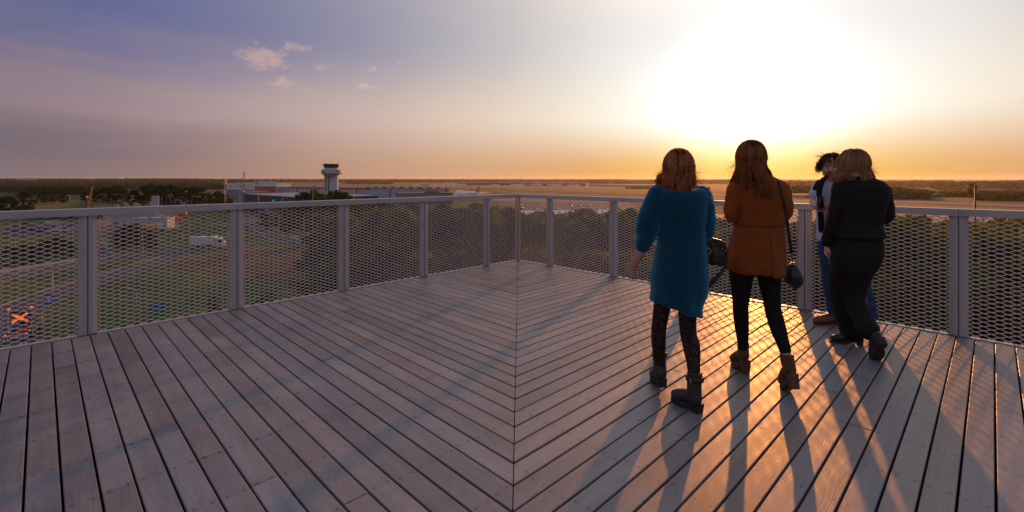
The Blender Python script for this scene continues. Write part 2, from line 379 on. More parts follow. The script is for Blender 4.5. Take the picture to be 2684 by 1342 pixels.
def build_rail(d, o, label, flip):
    base = Vector((CORNER.x, CORNER.y, 0))
    u = Vector((d.x, d.y, 0)); out = Vector((-o.x, -o.y, 0))         # outwards from the deck
    root = thing('railing', label, 'railing', base)
    M3 = Matrix(((u.x, out.x, 0), (u.y, out.y, 0), (0, 0, 1)))
    def place(o_): o_.matrix_local = M3.to_4x4() if M3.determinant() > 0 else M3.to_4x4(); return o_
    tr = lambda v: M3 @ Vector(v)
    posts = [.70 + 1.215 * i for i in range(9)]
    top = RAIL_H; LEN = posts[-1] + .6
    # handrail lengths, 2.43 m each, butted with a fine joint
    cuts = [0.0, .27 if flip == 0 else .70 + 1.215 * 2 - .0] 
    cuts = ([.0, .33, 4.94, 9.8] if flip == 0 else [.0, 5.56, 9.9])
    for a, b in zip(cuts[:-1], cuts[1:]):
        mb = MB(); a2 = a + .0012 if a else -.0; b2 = b - .0012
        y0, y1 = -.012, .100
        ea = (lambda y: (-y) if a == 0 else a2)                      # mitred at the corner
        pr = [(y0 + .004, top), (y0, top - .004), (y0, top - .064), (y1, top - .064), (y1, top - .004), (y1 - .004, top)]
        rings = [[tr((ea(y) if a == 0 else a2, y, z)) for y, z in pr], [tr((b2, y, z)) for y, z in pr]]
        mb.loft(rings, True, True, False); mb.build('handrail', RAILM, root)
        if b < 9:
            for k in (-.028, .028):
                sc = MB(); sc.cyl(tr((b + k, y0 - .0015, top - .034)), tr((b + k, y0 + .004, top - .034)), .0045, n=8)
                sc.build('screw', mat('dark_screw', (.05, .05, .05), .5), root)
    # stiles: one each side of every gap
    zt = top - .064
    edges = []
    stl = {}
    for sgn in (1, -1):
        mb = MB(); pr = stile_profile(sgn)
        rings = [[tr((x, y, .004)) for x, y in pr], [tr((x, y, zt)) for x, y in pr]]
        mb.loft(rings, True, True, False); me = mb.mesh('post'); me.materials.append(RAILM); stl[sgn] = me
    for p in posts:
        for sgn in (1, -1):
            link('post', stl[sgn], root, tr((p, 0, 0)))
        mb = MB()
        A = [tr((p + x, y, z)) for x in (-.052, .052) for y in (.032, .037) for z in (-.10, zt)]
        mb._add(A, [(0, 1, 3, 2), (4, 6, 7, 5), (0, 4, 5, 1), (2, 3, 7, 6), (0, 2, 6, 4), (1, 5, 7, 3)]); 
        mb.build('bracket', mat('galvanised', (.30, .29, .28), .45, .6), root)
    # corner stile
    mb = MB(); pr = [(.004, .004), (.018, .004), (.030, .026), (.030, .030), (.004, .030)]
    mb.loft([[tr((x, y, .004)) for x, y in pr], [tr((x, y, zt)) for x, y in pr]], True, True, False); mb.build('post', RAILM, root)
    # mesh panels
    big = mesh_sheet(1.215 - .122, zt - .012); bm_ = None
    def orient(mb): mb.v = [tuple(tr(v)) for v in mb.v]; me = mb.mesh('mesh_panel'); me.materials.append(MESHM); return me
    bigm = orient(big); small = orient(mesh_sheet(.70 - .028 - .062, zt - .012))
    link('mesh_panel', small, root, tr((.026, .030, .006)))
    for p in posts[:-1]: link('mesh_panel', bigm, root, tr((p + .061, .030, .006)))
    # bottom edge strip in front of the mesh
    for a, b in zip([0.0] + posts, posts):
        mb = MB(); x0, x1 = a + (.068 if a else .03), b - .068
        A = [tr((x, y, z)) for x in (x0, x1) for y in (.006, .056) for z in (-.02, .008)]
        mb._add(A, [(0, 1, 3, 2), (4, 6, 7, 5), (0, 4, 5, 1), (2, 3, 7, 6), (0, 2, 6, 4), (1, 5, 7, 3)]); mb.build('edge_strip', RAILM, root)
    # fascia under the deck edge
    mb = MB(); A = [tr((x, y, z)) for x in (0, LEN) for y in (.046, .060) for z in (-.42, -.03)]
    mb._add(A, [(0, 1, 3, 2), (4, 6, 7, 5), (0, 4, 5, 1), (2, 3, 7, 6), (0, 2, 6, 4), (1, 5, 7, 3)]); mb.build('fascia', RAILM, root)
    return root
build_rail(DL, DR, 'white expanded metal railing running from the corner past the control tower and fields', 0)
build_rail(DR, DL, 'white expanded metal railing behind the four people, towards the setting sun', 1)
# ------------------------------------------------------------------ ground
G0 = -22.0
def sstep(t): t = min(max(t, 0.0), 1.0); return t * t * (3 - 2 * t)
def ground(x, y):
    D = math.hypot(x, y); az = math.degrees(math.atan2(x, y))
    z = G0 - 14.0 * sstep((D - 420) / 1900)
    n = mnoise.noise(Vector((x * .00055, y * .00055, 3.1)))
    z += 16 * sstep((D - 1500) / 3000) * n * (0.4 + sstep((abs(az) - 8) / 25))
    z += 14 * sstep((D - 1500) / 2200) * sstep((-az - 18) / 22)
    z += 10 * sstep((D - 2500) / 3000)
    n2 = mnoise.noise(Vector((x * .012, y * .012, 9.7)))
    z += 0.9 * n2 * sstep((D - 240) / 300) * sstep((-az - 5) / 12)
    # spoil heap of the building site
    for (mx, my, r, h) in ((-318, 378, 34, 9.5), (-283, 395, 26, 8.0)):
        q = math.hypot(x - mx, y - my) / r
        if q < 1: z += h * (1 - q * q) ** 1.5 * (1 + .18 * mnoise.noise(Vector((x * .09, y * .09, 1))))
    return z
def gpt(px, py):
    """where the sight line through a photograph pixel meets the ground"""
    d = (ray(px, py, 1.0) - Vector((0, 0, EYE))); t = 20.0; o = Vector((0, 0, EYE))
    while t < 16000:
        p = o + d * t
        if p.z <= ground(p.x, p.y): break
        t *= 1.02
    lo, hi = t / 1.02, t
    for _ in range(24):
        m = (lo + hi) / 2; p = o + d * m
        if p.z <= ground(p.x, p.y): hi = m
        else: lo = m
    return o + d * hi

def ground_material():
    m = bpy.data.materials.new('grassland'); m.use_nodes = True
    t = NT(m.node_tree); p = t.n['Principled BSDF']
    pos = t.add('ShaderNodeNewGeometry').outputs['Position']
    D = t.vmath('LENGTH', pos).outputs['Value']
    n1 = t.add('ShaderNodeTexNoise', i_Vector=pos, i_Scale=.035, i_Detail=6.0, i_Roughness=.62)
    n2 = t.add('ShaderNodeTexNoise', i_Vector=pos, i_Scale=.9, i_Detail=5.0, i_Roughness=.7)
    n3 = t.add('ShaderNodeTexNoise', i_Vector=pos, i_Scale=.006, i_Detail=3.0)
    near = t.ramp(t.math('ADD', t.math('MULTIPLY', n1.outputs[0], .75), t.math('MULTIPLY', n2.outputs[0], .25)),
                  [(.36, (.018, .044, .004)), (.46, (.044, .098, .008)), (.56, (.085, .112, .011)), (.68, (.19, .12, .024))], 'LINEAR')
    mp = t.add('ShaderNodeMapping', i_0=pos, i_2=(0, 0, R(-30)), i_3=(.004, .0006, .004))
    n4 = t.add('ShaderNodeTexNoise', i_Vector=mp.outputs[0], i_Scale=1.0, i_Detail=4.0, i_Roughness=.65)
    far = t.ramp(n4.outputs[0], [(.33, (.10, .085, .028)), (.45, (.23, .155, .060)), (.53, (.15, .12, .038)), (.62, (.28, .19, .085)), (.72, (.10, .09, .03))], 'LINEAR')
    c = t.mix(t.maprange(D, 300, 560), near, far)
    sp = t.add('ShaderNodeSeparateXYZ', i_0=pos)
    left = t.math('MULTIPLY', t.maprange(t.math('DIVIDE', sp.outputs[0], t.math('MAXIMUM', sp.outputs[1], 1.0)), -.42, -.62), t.maprange(D, 480, 800))
    lc = t.ramp(n3.outputs[0], [(.35, (.030, .042, .014)), (.5, (.055, .065, .022)), (.62, (.17, .12, .05))], 'LINEAR')
    c = t.mix(left, c, lc)
    t.l.new(c, p.inputs['Base Color']); p.inputs['Roughness'].default_value = .95; p.inputs['Specular IOR Level'].default_value = .15
    bn = t.add('ShaderNodeBump', i_Strength=.6, i_Distance=.35, i_Height=n2.outputs[0]); t.l.new(bn.outputs[0], p.inputs['Normal'])
    return m
GRASS = ground_material()
def build_ground():
    az = [R(a) for a in ([-180 + 6 * i for i in range(19)] + [-66 + 1.0 * i for i in range(133)] + [73 + 6 * i for i in range(18)])]
    rr = [0.0]; r = 18.0
    while r < 9500: rr.append(r); r *= 1.042
    vs = [(0, 0, G0)]; fs = []
    n = len(az)
    for q in rr[1:]:
        for a in az:
            x, y = q * math.sin(a), q * math.cos(a); vs.append((x, y, ground(x, y)))
    for j in range(n): fs.append((0, 1 + (j + 1) % n, 1 + j))
    for i in range(len(rr) - 2):
        for j in range(n):
            k = (j + 1) % n; a, b = 1 + i * n, 1 + (i + 1) * n
            fs.append((a + j, a + k, b + k, b + j))
    me = bpy.data.meshes.new('ground'); me.from_pydata(vs, [], fs); me.update()
    if me.polygons[5].normal.z < 0: me.flip_normals()
    for p in me.polygons: p.use_smooth = True
    me.materials.append(GRASS); tag(link('ground', me), kind='structure')
build_ground()

def patch(name, corners, m, lift, nu=14, nv=6, px=True):
    """ground-hugging sheet between four photo pixels or ground points"""
    c = [gpt(*q) if px else Vector((q[0], q[1], 0)) for q in corners]
    mb = MB(); vs = []; fs = []
    for i in range(nu + 1):
        for j in range(nv + 1):
            a, b = i / nu, j / nv
            q = (c[0] * (1 - a) + c[1] * a) * (1 - b) + (c[3] * (1 - a) + c[2] * a) * b
            vs.append((q.x, q.y, ground(q.x, q.y) + lift))
    for i in range(nu):
        for j in range(nv):
            k = i * (nv + 1) + j; fs.append((k, k + 1, k + nv + 2, k + nv + 1))
    me = bpy.data.meshes.new(name); me.from_pydata(vs, [], fs); me.update()
    if me.polygons[0].normal.z < 0: me.flip_normals()
    me.materials.append(m); return tag(link(name, me), kind='structure')
def smooth_path(pts, n=6):
    P = [Vector((p[0], p[1], 0)) for p in pts]; out = []
    for i in range(len(P) - 1):
        p0, p1, p2, p3 = P[max(i - 1, 0)], P[i], P[i + 1], P[min(i + 2, len(P) - 1)]
        for k in range(n):
            t = k / n
            out.append(.5 * ((2 * p1) + (p2 - p0) * t + (2 * p0 - 5 * p1 + 4 * p2 - p3) * t * t + (3 * p1 - p0 - 3 * p2 + p3) * t ** 3))
    return out + [P[-1]]
def ribbon(name, path, off0, off1, m, lift, h=0.0, parent=None, kind='structure', dash=None):
    mb = MB(); rows = []
    for i, p in enumerate(path):
        t = (path[min(i + 1, len(path) - 1)] - path[max(i - 1, 0)]).normalized(); nrm = Vector((t.y, -t.x, 0))
        a, b = p + nrm * off0, p + nrm * off1
        rows.append((Vector((a.x, a.y, ground(a.x, a.y) + lift)), Vector((b.x, b.y, ground(b.x, b.y) + lift))))
    for i in range(len(rows) - 1):
        if dash and i % dash[0] >= dash[1]: continue
        (a, b), (c, d) = rows[i], rows[i + 1]
        if h:
            U = Vector((0, 0, h)); mb._add([a, b, d, c, a + U, b + U, d + U, c + U], [(4, 5, 6, 7), (0, 1, 5, 4), (3, 2, 6, 7)[::-1], (0, 4, 7, 3), (1, 2, 6, 5)])
        else: mb.quad(a, b, d, c)
    o = mb.build(name, m, parent)
    if not h and o.data.polygons[0].normal.z < 0: o.data.flip_normals()
    if parent is None: tag(o, kind=kind)
    return o
ASPH = mat('asphalt', (.045, .042, .046), .8, noise=(.5, .25), bump=(30, .2))
KERB = mat('kerb_stone', (.24, .215, .20), .85, noise=(1.2, .12))
PAINT = mat('road_paint', (.72, .70, .66), .7)
CONC = mat('apron_concrete', (.34, .27, .23), .9, 0, .15, noise=(.04, .14))
TARM = mat('taxiway_tarmac', (.10, .085, .08), .95, 0, .1, noise=(.03, .2))
def road(path, w, kerbs=(1, 1), centre=True):
    p = smooth_path(path, 8); r_ = ribbon('road', p, -w / 2, w / 2, ASPH, .05)
    for s, on in zip((-1, 1), kerbs):
        if on: ribbon('kerb', p, s * w / 2, s * (w / 2 + .28), KERB, .04, .12, r_)
    if kerbs[0]:
        for s in (-1, 1): ribbon('edge_line', p, s * (w / 2 - .40), s * (w / 2 - .30), PAINT, .054, 0, r_)
    if centre: ribbon('lane_marking', p, -.07, .07, PAINT, .054, 0, r_, dash=(4, 2))
    return r_
road([(-122, 70), (-120, 100), (-118, 125), (-115, 142), (-104, 156), (-94, 168), (-80, 176), (-55, 182)], 7.5)
road([(-101, 146), (-96, 118), (-92, 97), (-87, 84), (-78, 72), (-64, 61), (-44, 52)], 8.5, (0, 1), False)
road([(-215, 372), (-167, 295), (-123, 232), (-94, 190), (-86, 180)], 8)
road([(-240, 300), (-205, 250), (-180, 205), (-150, 170), (-121, 140)], 6.5, (1, 1), False)
road([(-560, 980), (-470, 720), (-385, 520), (-300, 395), (-215, 372), (-120, 330), (-60, 300)], 11)
road([(-1500, 3900), (-1060, 2700), (-640, 1500), (-470, 1030), (-330, 640), (-262, 470)], 22, (0, 0))
patch('car_park', [(20, 590), (240, 582), (240, 612), (5, 622)], ASPH, .06)
patch('loading_yard', [(640, 552), (900, 546), (905, 585), (800, 578)], ASPH, .06)
patch('building_site', [(250, 552), (480, 552), (470, 600), (250, 606)], mat('bare_earth', (.20, .125, .08), .95, noise=(.12, .25), bump=(3, .5)), .07)
patch('dry_field', [(60, 549), (330, 541), (330, 552), (60, 562)], mat('straw_stubble', (.27, .20, .12), .95, noise=(.08, .15)), .08)
patch('dry_meadow', [(600, 660), (860, 640), (840, 745), (400, 700)], mat('dry_meadow_grass', (.105, .070, .022), .97, 0, .1, noise=(.25, .4), bump=(2, .6, .3)), .06, 20, 8)
patch('light_path', [(-5, 708), (215, 676), (215, 681), (-5, 718)], mat('path_gravel', (.36, .28, .22), .9), .09, 16, 2)
# airfield: aprons, taxiways, mown strips
patch('apron', [(1080, 484.5), (1640, 488.2), (1700, 493), (1085, 487.6)], CONC, .3, 24, 4)
patch('taxiway', [(1000, 489), (1760, 513), (1755, 516), (1000, 490)], TARM, .3, 24, 2)
patch('taxiway', [(1290, 505), (2000, 526), (2000, 529), (1290, 507)], TARM, .3, 24, 2)
patch('runway', [(1700, 503), (2690, 536), (2690, 545), (1700, 508)], mat('runway_concrete', (.20, .155, .14), .95, 0, .1, noise=(.02, .12)), .3, 30, 4)
patch('mown_strip', [(1750, 498), (2690, 527), (2690, 535), (1750, 502)], mat('mown_grass', (.13, .13, .03), .95, 0, .1, noise=(.03, .2)), .3, 30, 4)
patch('apron', [(1290, 516), (1640, 520), (1650, 534), (1290, 527)], CONC, .12, 16, 4)
patch('apron', [(1960, 545), (2700, 556), (2700, 600), (1960, 585)], CONC, .12, 16, 5)
patch('car_park', [(1300, 527), (1660, 534), (1680, 580), (1290, 575)], ASPH, .10, 16, 5)
patch('car_park', [(1850, 560), (2100, 575), (2700, 640), (1700, 620)], ASPH, .10, 16, 5)
# support of the roof deck
def support():
    a = CORNER + (DL + DR) * .9; b = a + DL * 12; c = b + DR * 12; d = a + DR * 12
    mb = MB(); mb._add([(q.x, q.y, z) for z in (G0 - .2, -.30) for q in (a, b, c, d)], [(0, 1, 5, 4), (1, 2, 6, 5), (2, 3, 7, 6), (3, 0, 4, 7), (4, 5, 6, 7), (3, 2, 1, 0)])
    o = mb.build('supporting_wall', mat('render_white', (.6, .58, .55), .8, noise=(.3, .05)), bpy.data.objects['deck'])
support()
# ------------------------------------------------------------------ evening haze
def build_haze():
    lo = min(v.co.z for v in bpy.data.objects['ground'].data.vertices) - 1.0
    mb = MB(); e = 9800; mb.box(-e, e, -e, e, lo, 24.0)
    m = bpy.data.materials.new('evening_haze'); m.use_nodes = True; t = NT(m.node_tree); t.n.remove(t.n['Principled BSDF'])
    v = t.add('ShaderNodeVolumePrincipled', i_Color=(.95, .90, .88, 1), i_Density=HAZE_D, i_Anisotropy=.55)
    t.l.new(v.outputs[0], t.n['Material Output'].inputs['Volume'])
    o = mb.build('haze', m); tag(o, kind='stuff')
HAZE_D = 4.8e-5
build_haze()
# ------------------------------------------------------------------ trees and woods
def leaf_material(name, c0, c1, c2, tr=.45):
    m = bpy.data.materials.new(name); m.use_nodes = True
    t = NT(m.node_tree); t.n.remove(t.n['Principled BSDF']); out = t.n['Material Output']
    oi = t.add('ShaderNodeObjectInfo'); at = t.add('ShaderNodeAttribute', attribute_name='tone')
    f = t.math('ADD', t.math('MULTIPLY', at.outputs['Fac'], .75), t.math('MULTIPLY', oi.outputs['Random'], .25))
    c = t.ramp(f, [(.08, c0), (.5, c1), (.95, c2)], 'LINEAR')
    df = t.add('ShaderNodeBsdfDiffuse', i_0=c); tl = t.add('ShaderNodeBsdfTranslucent', i_0=t.mix(1.0, c, (1.5, 1.25, .5), 'MULTIPLY'))
    mx = t.add('ShaderNodeMixShader', i_0=tr, i_1=df.outputs[0], i_2=tl.outputs[0]); t.l.new(mx.outputs[0], out.inputs[0])
    return m
LEAF = leaf_material('leaves', (.018, .042, .006), (.070, .125, .014), (.19, .22, .022))
LEAFB = leaf_material('leaves_olive', (.028, .044, .007), (.095, .130, .015), (.22, .215, .024))
LEAFD = leaf_material('leaves_dark', (.016, .030, .008), (.036, .062, .013), (.080, .105, .022), .3)
BARK = mat('bark', (.075, .055, .04), .95, noise=(6, .3), bump=(14, .6, .03))
def tree_meshes(seed, shape, nleaf, leaf):
    """crown of leaf faces gathered in clumps on a limb skeleton, unit height 1; trunk with limbs"""
    r = random.Random(seed); wid, low, kind = shape
    clumps = []
    def env(h):
        if kind == 'round': return wid * (math.sin(math.pi * min(max((h - low) / (1 - low), 0), 1) ** .75) ** .6)
        if kind == 'tall': return wid * (math.sin(math.pi * min(max((h - low) / (1 - low), 0), 1) ** .6) ** .7)
        return wid * max(1 - (h - low) / (1 - low), 0) ** .8
    n = 46
    for i in range(n):
        h = low + (1 - low) * (r.random() ** .85) * .97; a = r.uniform(0, 2 * math.pi); q = r.random() ** .45
        rad = env(h) * q
        clumps.append((Vector((rad * math.cos(a), rad * math.sin(a), h)), wid * r.uniform(.20, .38)))
    vs = []; fs = []; tone = []
    for i in range(nleaf):
        c, cr = r.choice(clumps)
        d = Vector((r.gauss(0, 1), r.gauss(0, 1), r.gauss(0, 1))).normalized() * cr * (r.random() ** .4)
        p = c + Vector((d.x, d.y, d.z * .72)); nz = Vector((r.gauss(0, 1), r.gauss(0, 1), r.gauss(.5, 1))).normalized()
        a = nz.orthogonal().normalized(); a.rotate(Matrix.Rotation(r.uniform(0, 6.28), 3, nz)); b = nz.cross(a)
        s = leaf * r.uniform(.6, 1.35); k = len(vs)
        vs += [p - a * s - b * s * .45, p + a * s * .2 - b * s * .75, p + a * s * 1.1, p + b * s * .7]
        fs.append((k, k + 1, k + 2, k + 3)); tone += [min(max(r.gauss(.5, .22), 0), 1)] * 4
    me = bpy.data.meshes.new('crown'); me.from_pydata([tuple(v) for v in vs], [], fs); me.update()
    at = me.attributes.new('tone', 'FLOAT', 'POINT'); at.data.foreach_set('value', tone)
    mb = MB(); tr_ = .018 + .006 * wid
    pts = [Vector((r.gauss(0, .006) * i, r.gauss(0, .006) * i, h)) for i, h in enumerate((-.012, .06, .2, .4, .6, .82))]
    mb.tube(pts, [tr_ * 1.5, tr_, tr_ * .85, tr_ * .66, tr_ * .42, tr_ * .12], 7)
    for c, cr in clumps[:18]:
        h0 = min(max(c.z - r.uniform(.12, .3), low * .7), .75); f = h0 / .82
        b0 = Vector((0, 0, h0)); md = (b0 + c) / 2 + Vector((0, 0, -.02))
        mb.tube([b0, md, c], [tr_ * .4 * (1.15 - f), tr_ * .25 * (1.15 - f), .002], 5)
    tm = mb.mesh('trunk'); tm.materials.append(BARK)
    return me, tm
def variant(seed, shape, nleaf, leaf, m):
    me, tm = tree_meshes(seed, shape, nleaf, leaf); me.materials.append(m); return me, tm
NEAR = [variant(11, (.27, .26, 'round'), 9000, .0125, LEAF), variant(12, (.21, .22, 'tall'), 9000, .012, LEAFB), variant(13, (.25, .2, 'round'), 9000, .0125, LEAFB), variant(14, (.19, .18, 'tall'), 8000, .012, LEAF)]
MIDT = [variant(21, (.36, .12, 'round'), 3200, .026, LEAFD), variant(22, (.42, .10, 'round'), 3200, .028, LEAFD), variant(23, (.30, .12, 'tall'), 2800, .026, LEAF), variant(24, (.13, .05, 'cone'), 1500, .022, LEAFD)]
def tree(vr, x, y, h, label, group, rz=None, sx=1.0, name='tree', zb=None):
    me, tm = vr; z = (ground(x, y) if zb is None else zb)
    o = thing(name, label, 'tree', (x, y, z), rng.uniform(0, 6.28) if rz is None else rz, group)
    o.scale = (h * sx, h * sx, h)
    link('crown', me, o); link('trunk', tm, o); return o
# the belt of trees just below the deck, their tops a little under the handrail
def belt():
    r = random.Random(5)
    spots = []
    # (photo x of the stem, distance, photo y of the tree top)
    cols_ = [(840, 96, 600), (880, 78, 575), (905, 62, 560), (930, 88, 545), (985, 58, 548), (1010, 74, 536), (1055, 52, 552), (1085, 82, 535), (1120, 62, 546), (1150, 46, 566), (1165, 74, 536), (1215, 60, 548), (1245, 80, 534),
             (1275, 50, 552), (1300, 68, 540), (1330, 58, 546), (1395, 50, 575), (1430, 64, 566), (1470, 52, 574), (1500, 44, 590), (1520, 66, 558), (1560, 52, 562), (1585, 70, 556), (1620, 56, 552), (1650, 74, 548), (1690, 50, 560),
             (1720, 64, 556), (1770, 54, 566), (1810, 68, 572), (1860, 50, 590), (1890, 60, 584), (1930, 44, 600), (1960, 58, 588), (2010, 48, 596), (2050, 62, 592), (2080, 42, 606), (2115, 54, 582), (2150, 40, 596), (2190, 50, 585), (2230, 40, 580), (2265, 54, 572),
             (2300, 38, 588), (2340, 50, 566), (2385, 40, 575), (2410, 54, 566), (2450, 36, 596), (2480, 50, 582), (2525, 40, 590), (2555, 52, 580), (2600, 36, 590), (2635, 46, 574), (2690, 40, 580), (2740, 48, 570), (2800, 42, 570),
             (1000, 44, 640), (1120, 38, 655), (1240, 40, 640), (1390, 38, 650), (1540, 36, 660), (1680, 36, 660), (1800, 38, 660), (1950, 34, 690), (2100, 33, 690), (2250, 32, 680), (2400, 31, 690), (2550, 30, 690), (2700, 30, 680),
             (860, 120, 578), (900, 130, 562), (940, 140, 553), (980, 125, 548), (1020, 140, 540), (905, 108, 588), (850, 104, 612), (890, 52, 680), (950, 46, 665), (790, 62, 735), (850, 50, 720), (700, 66, 770), (560, 76, 775), (620, 62, 800)]
    for i, (px, D, py) in enumerate(cols_):
        q = ray(px, py, D); h = q.z - G0
        v = r.randrange(4); lab = ('broad green tree', 'slender olive tree', 'broad olive tree', 'slender green tree')[v] + (' seen through the mesh %s' % ('behind the woman in teal' if 1640 < px < 1880 else 'behind the rust brown coat' if 1880 <= px < 2110 else 'behind the blazer and the man' if 2110 <= px < 2350 else 'past the blond woman' if px >= 2350 else 'around the corner of the deck' if px > 1100 else 'beside the dry meadow'))
        tree(NEAR[v], q.x, q.y, h * 1.0, lab, 'trees in the belt below the deck', r.uniform(0, 6.28), r.uniform(.9, 1.25))
belt()
def mid_trees():
    r = random.Random(6)
    for px, py, base, v, lab, grp, wx in [
        # big dark trees at the left edge
        (20, 515, 575, 1, 'broad dark round tree at the edge of the straw field', 'dark trees beside the straw field', 1.0), (62, 500, 565, 0, 'broad dark round tree at the edge of the straw field', 'dark trees beside the straw field', 1.0),
        (115, 499, 533, 1, 'dark hedgerow tree on the near side of the wooded valley', 'hedgerow trees before the valley', 1.0), (165, 506, 534, 0, 'dark hedgerow tree on the near side of the wooded valley', 'hedgerow trees before the valley', 1.1), (140, 508, 532, 0, 'dark hedgerow tree on the near side of the wooded valley', 'hedgerow trees before the valley', 1.0)]:
        g = gpt(px, base); t_ = ray(px, py, g.y); tree(MIDT[v], g.x, g.y, t_.z - g.z, lab, grp, None, wx)
    # tall trees lining the airport road
    for i, (px, py, base) in enumerate([(225, 502, 530), (250, 496, 530), (278, 492, 530), (305, 484, 531), (330, 495, 531), (352, 498, 532), (376, 486, 532), (398, 480, 532), (420, 487, 533), (446, 483, 534), (468, 485, 536), (496, 492, 540), (520, 489, 542), (548, 505, 545), (572, 502, 545), (590, 508, 546)]):
        g = gpt(px, base); t_ = ray(px, py, g.y)
        tree(MIDT[(i * 2) % 3], g.x, g.y, t_.z - g.z, 'tall dark tree in the row along the airport road', 'trees along the airport road', None, r.uniform(.9, 1.2))
    # trees before the control tower
    for px, py, D in [(800, 501, 272), (822, 498, 275), (845, 508, 270), (868, 502, 268), (884, 500, 272), (902, 506, 270), (918, 514, 266), (940, 521, 262), (775, 522, 265)]:
        q = ray(px, py, D); tree(MIDT[r.choice((0, 1, 2))], q.x, q.y, q.z - ground(q.x, q.y), 'dark green tree standing at the foot of the control tower', 'trees at the foot of the control tower', None, 1.1)
    for px, py, base in [(600, 527, 556), (640, 532, 560), (668, 536, 560), (612, 538, 566)]:
        g = gpt(px, base); t_ = ray(px, py, g.y); tree(MIDT[1], g.x, g.y, t_.z - g.z, 'low round shrub tree beside the dark hangar', 'shrub trees by the dark hangar', None, 1.2)
    # shrubs in the road triangle, seen through the mesh
    for px, py, base in [(120, 628, 665), (150, 622, 668), (175, 634, 675), (60, 640, 690), (30, 648, 700), (95, 645, 690), (330, 592, 640), (350, 588, 645), (372, 600, 650), (320, 610, 655), (390, 612, 655), (700, 556, 600), (740, 552, 600), (770, 560, 605), (800, 556, 612), (830, 566, 620), (750, 575, 612), (855, 575, 640)]:
        g = gpt(px, base); t_ = ray(px, py, g.y); tree(MIDT[r.choice((0, 1))], g.x, g.y, t_.z - g.z, 'bushy dark shrub on the grass between the roads below', 'shrubs between the roads', None, 1.25, 'shrub')
    # cypress pair and other single far trees
    for px, py, base, v in [(1300.5, 468.5, 480, 3), (1309, 469, 480, 3), (1317, 472, 480, 2)]:
        g = gpt(px, base + 3); t_ = ray(px, py, g.y); tree(MIDT[v], g.x, g.y, t_.z - g.z, 'pointed dark conifer standing above the far hangar roofs', 'conifers above the far hangars', None, 1.5)
    g = gpt(2550, 521); t_ = ray(2550, 479, g.y); tree(MIDT[2], g.x, g.y, t_.z - g.z, 'tall dark block-like tree behind the black lamp mast', None, None, .9)
mid_trees()
def wood(label, x0, x1, y0, y1, base0, base1, n, leaf, m, depth=.22, lump=1.0, seed=1, thin=False):
    """a far wood that reads as one mass: leaf clumps over a strip of ground"""
    r = random.Random(seed); vs = []; fs = []; tone = []
    for i in range(n):
        u = r.random(); px = x0 + (x1 - x0) * u; bs = base0 + (base1 - base0) * u; tp = y0 + (y1 - y0) * u
        g = gpt(px, bs) if i % 40 == 0 or i == 0 else None
        if g is None:
            D = Dl[min(int(u * 24), 23)]
        else:
            if i == 0: Dl = [gpt(x0 + (x1 - x0) * (k + .5) / 24, base0 + (base1 - base0) * (k + .5) / 24).y for k in range(24)]
            D = Dl[min(int(u * 24), 23)]
        D *= 1 + depth * r.random() ** 1.3
        X = (px - 1342) * D / F; gz = ground(X, D); Dn = Dl[min(int(u * 24), 23)]
        topz = EYE - (tp - HY) * Dn / F
        H = max(topz - ground((px - 1342) * Dn / F, Dn), 3.0)
        lob = .80 + .20 * mnoise.noise(Vector((X * .035 / lump, D * .035 / lump, seed))) + .13 * mnoise.noise(Vector((X * .012 / lump, D * .012 / lump, seed + 5)))
        h = H * lob * (r.random() ** .55)
        p = Vector((X, D, gz + h)); nz = Vector((r.gauss(0, 1), r.gauss(-.4, 1), r.gauss(.8, 1))).normalized()
        a = nz.orthogonal().normalized(); b = nz.cross(a); s = leaf * r.uniform(.6, 1.3); k = len(vs)
        vs += [p - a * s - b * s * .6, p + a * s * .3 - b * s, p + a * s, p + b * s * .8]; fs.append((k, k + 1, k + 2, k + 3)); tone += [min(max(r.gauss(.45, .22), 0), 1)] * 4
    me = bpy.data.meshes.new('wood'); me.from_pydata([tuple(v) for v in vs], [], fs); me.update()
    at = me.attributes.new('tone', 'FLOAT', 'POINT'); at.data.foreach_set('value', tone); me.materials.append(m)
    return tag(link('wood', me), label, 'wood', kind='stuff')
wood('wooded valley side between the straw field and the ridge', 60, 330, 486, 486, 512, 508, 9000, 2.6, LEAFD, .35, seed=21)
wood('broad dark wood filling the valley left of the crane', -80, 260, 476, 478, 496, 497, 12000, 3.2, LEAFD, .35, seed=22)
wood('wooded rise behind the tall concrete wall', 300, 600, 478, 477, 497, 497, 12000, 3.2, LEAFD, .35, seed=23)
wood('dark wooded slope behind the straw field', -60, 175, 481, 484, 503, 506, 9000, 2.6, LEAFD, .3, seed=1)
wood('wooded ridge beyond the crane boom', 100, 360, 475, 474, 489, 488, 9000, 4.2, LEAFD, .3, seed=2)
wood('wooded hill behind the airport road trees', 330, 560, 472, 470.5, 487, 487, 9000, 5.0, LEAFD, .3, seed=3)
wood('green wooded bank beside the motorway', 555, 680, 472, 474, 485, 487, 5000, 5.0, LEAFD, .3, seed=4)
wood('pale far woods under the horizon behind the warehouse', 600, 1010, 474.5, 475, 477.5, 478, 6000, 9.0, LEAFD, .3, seed=5)
wood('dark copse on the golden field behind the control tower', 905, 1030, 475, 477, 482, 483, 3000, 4.5, LEAFD, .2, seed=6)
wood('hazy tree line behind the far hangars', 1010, 1640, 473.5, 474, 478, 478.5, 8000, 9.0, LEAFD, .3, seed=7)
wood('clump of trees beside the far hangar end', 1520, 1600, 472.5, 472, 481.5, 482, 2500, 4.5, LEAFD, .2, seed=8)
wood('hazy low woods left of the sun', 1600, 1990, 475, 474, 482, 482, 7000, 7.0, LEAFD, .3, seed=9)
wood('long wooded ridge below the sun', 1960, 2500, 474, 474.5, 489, 493, 14000, 5.0, LEAFD, .3, seed=10)
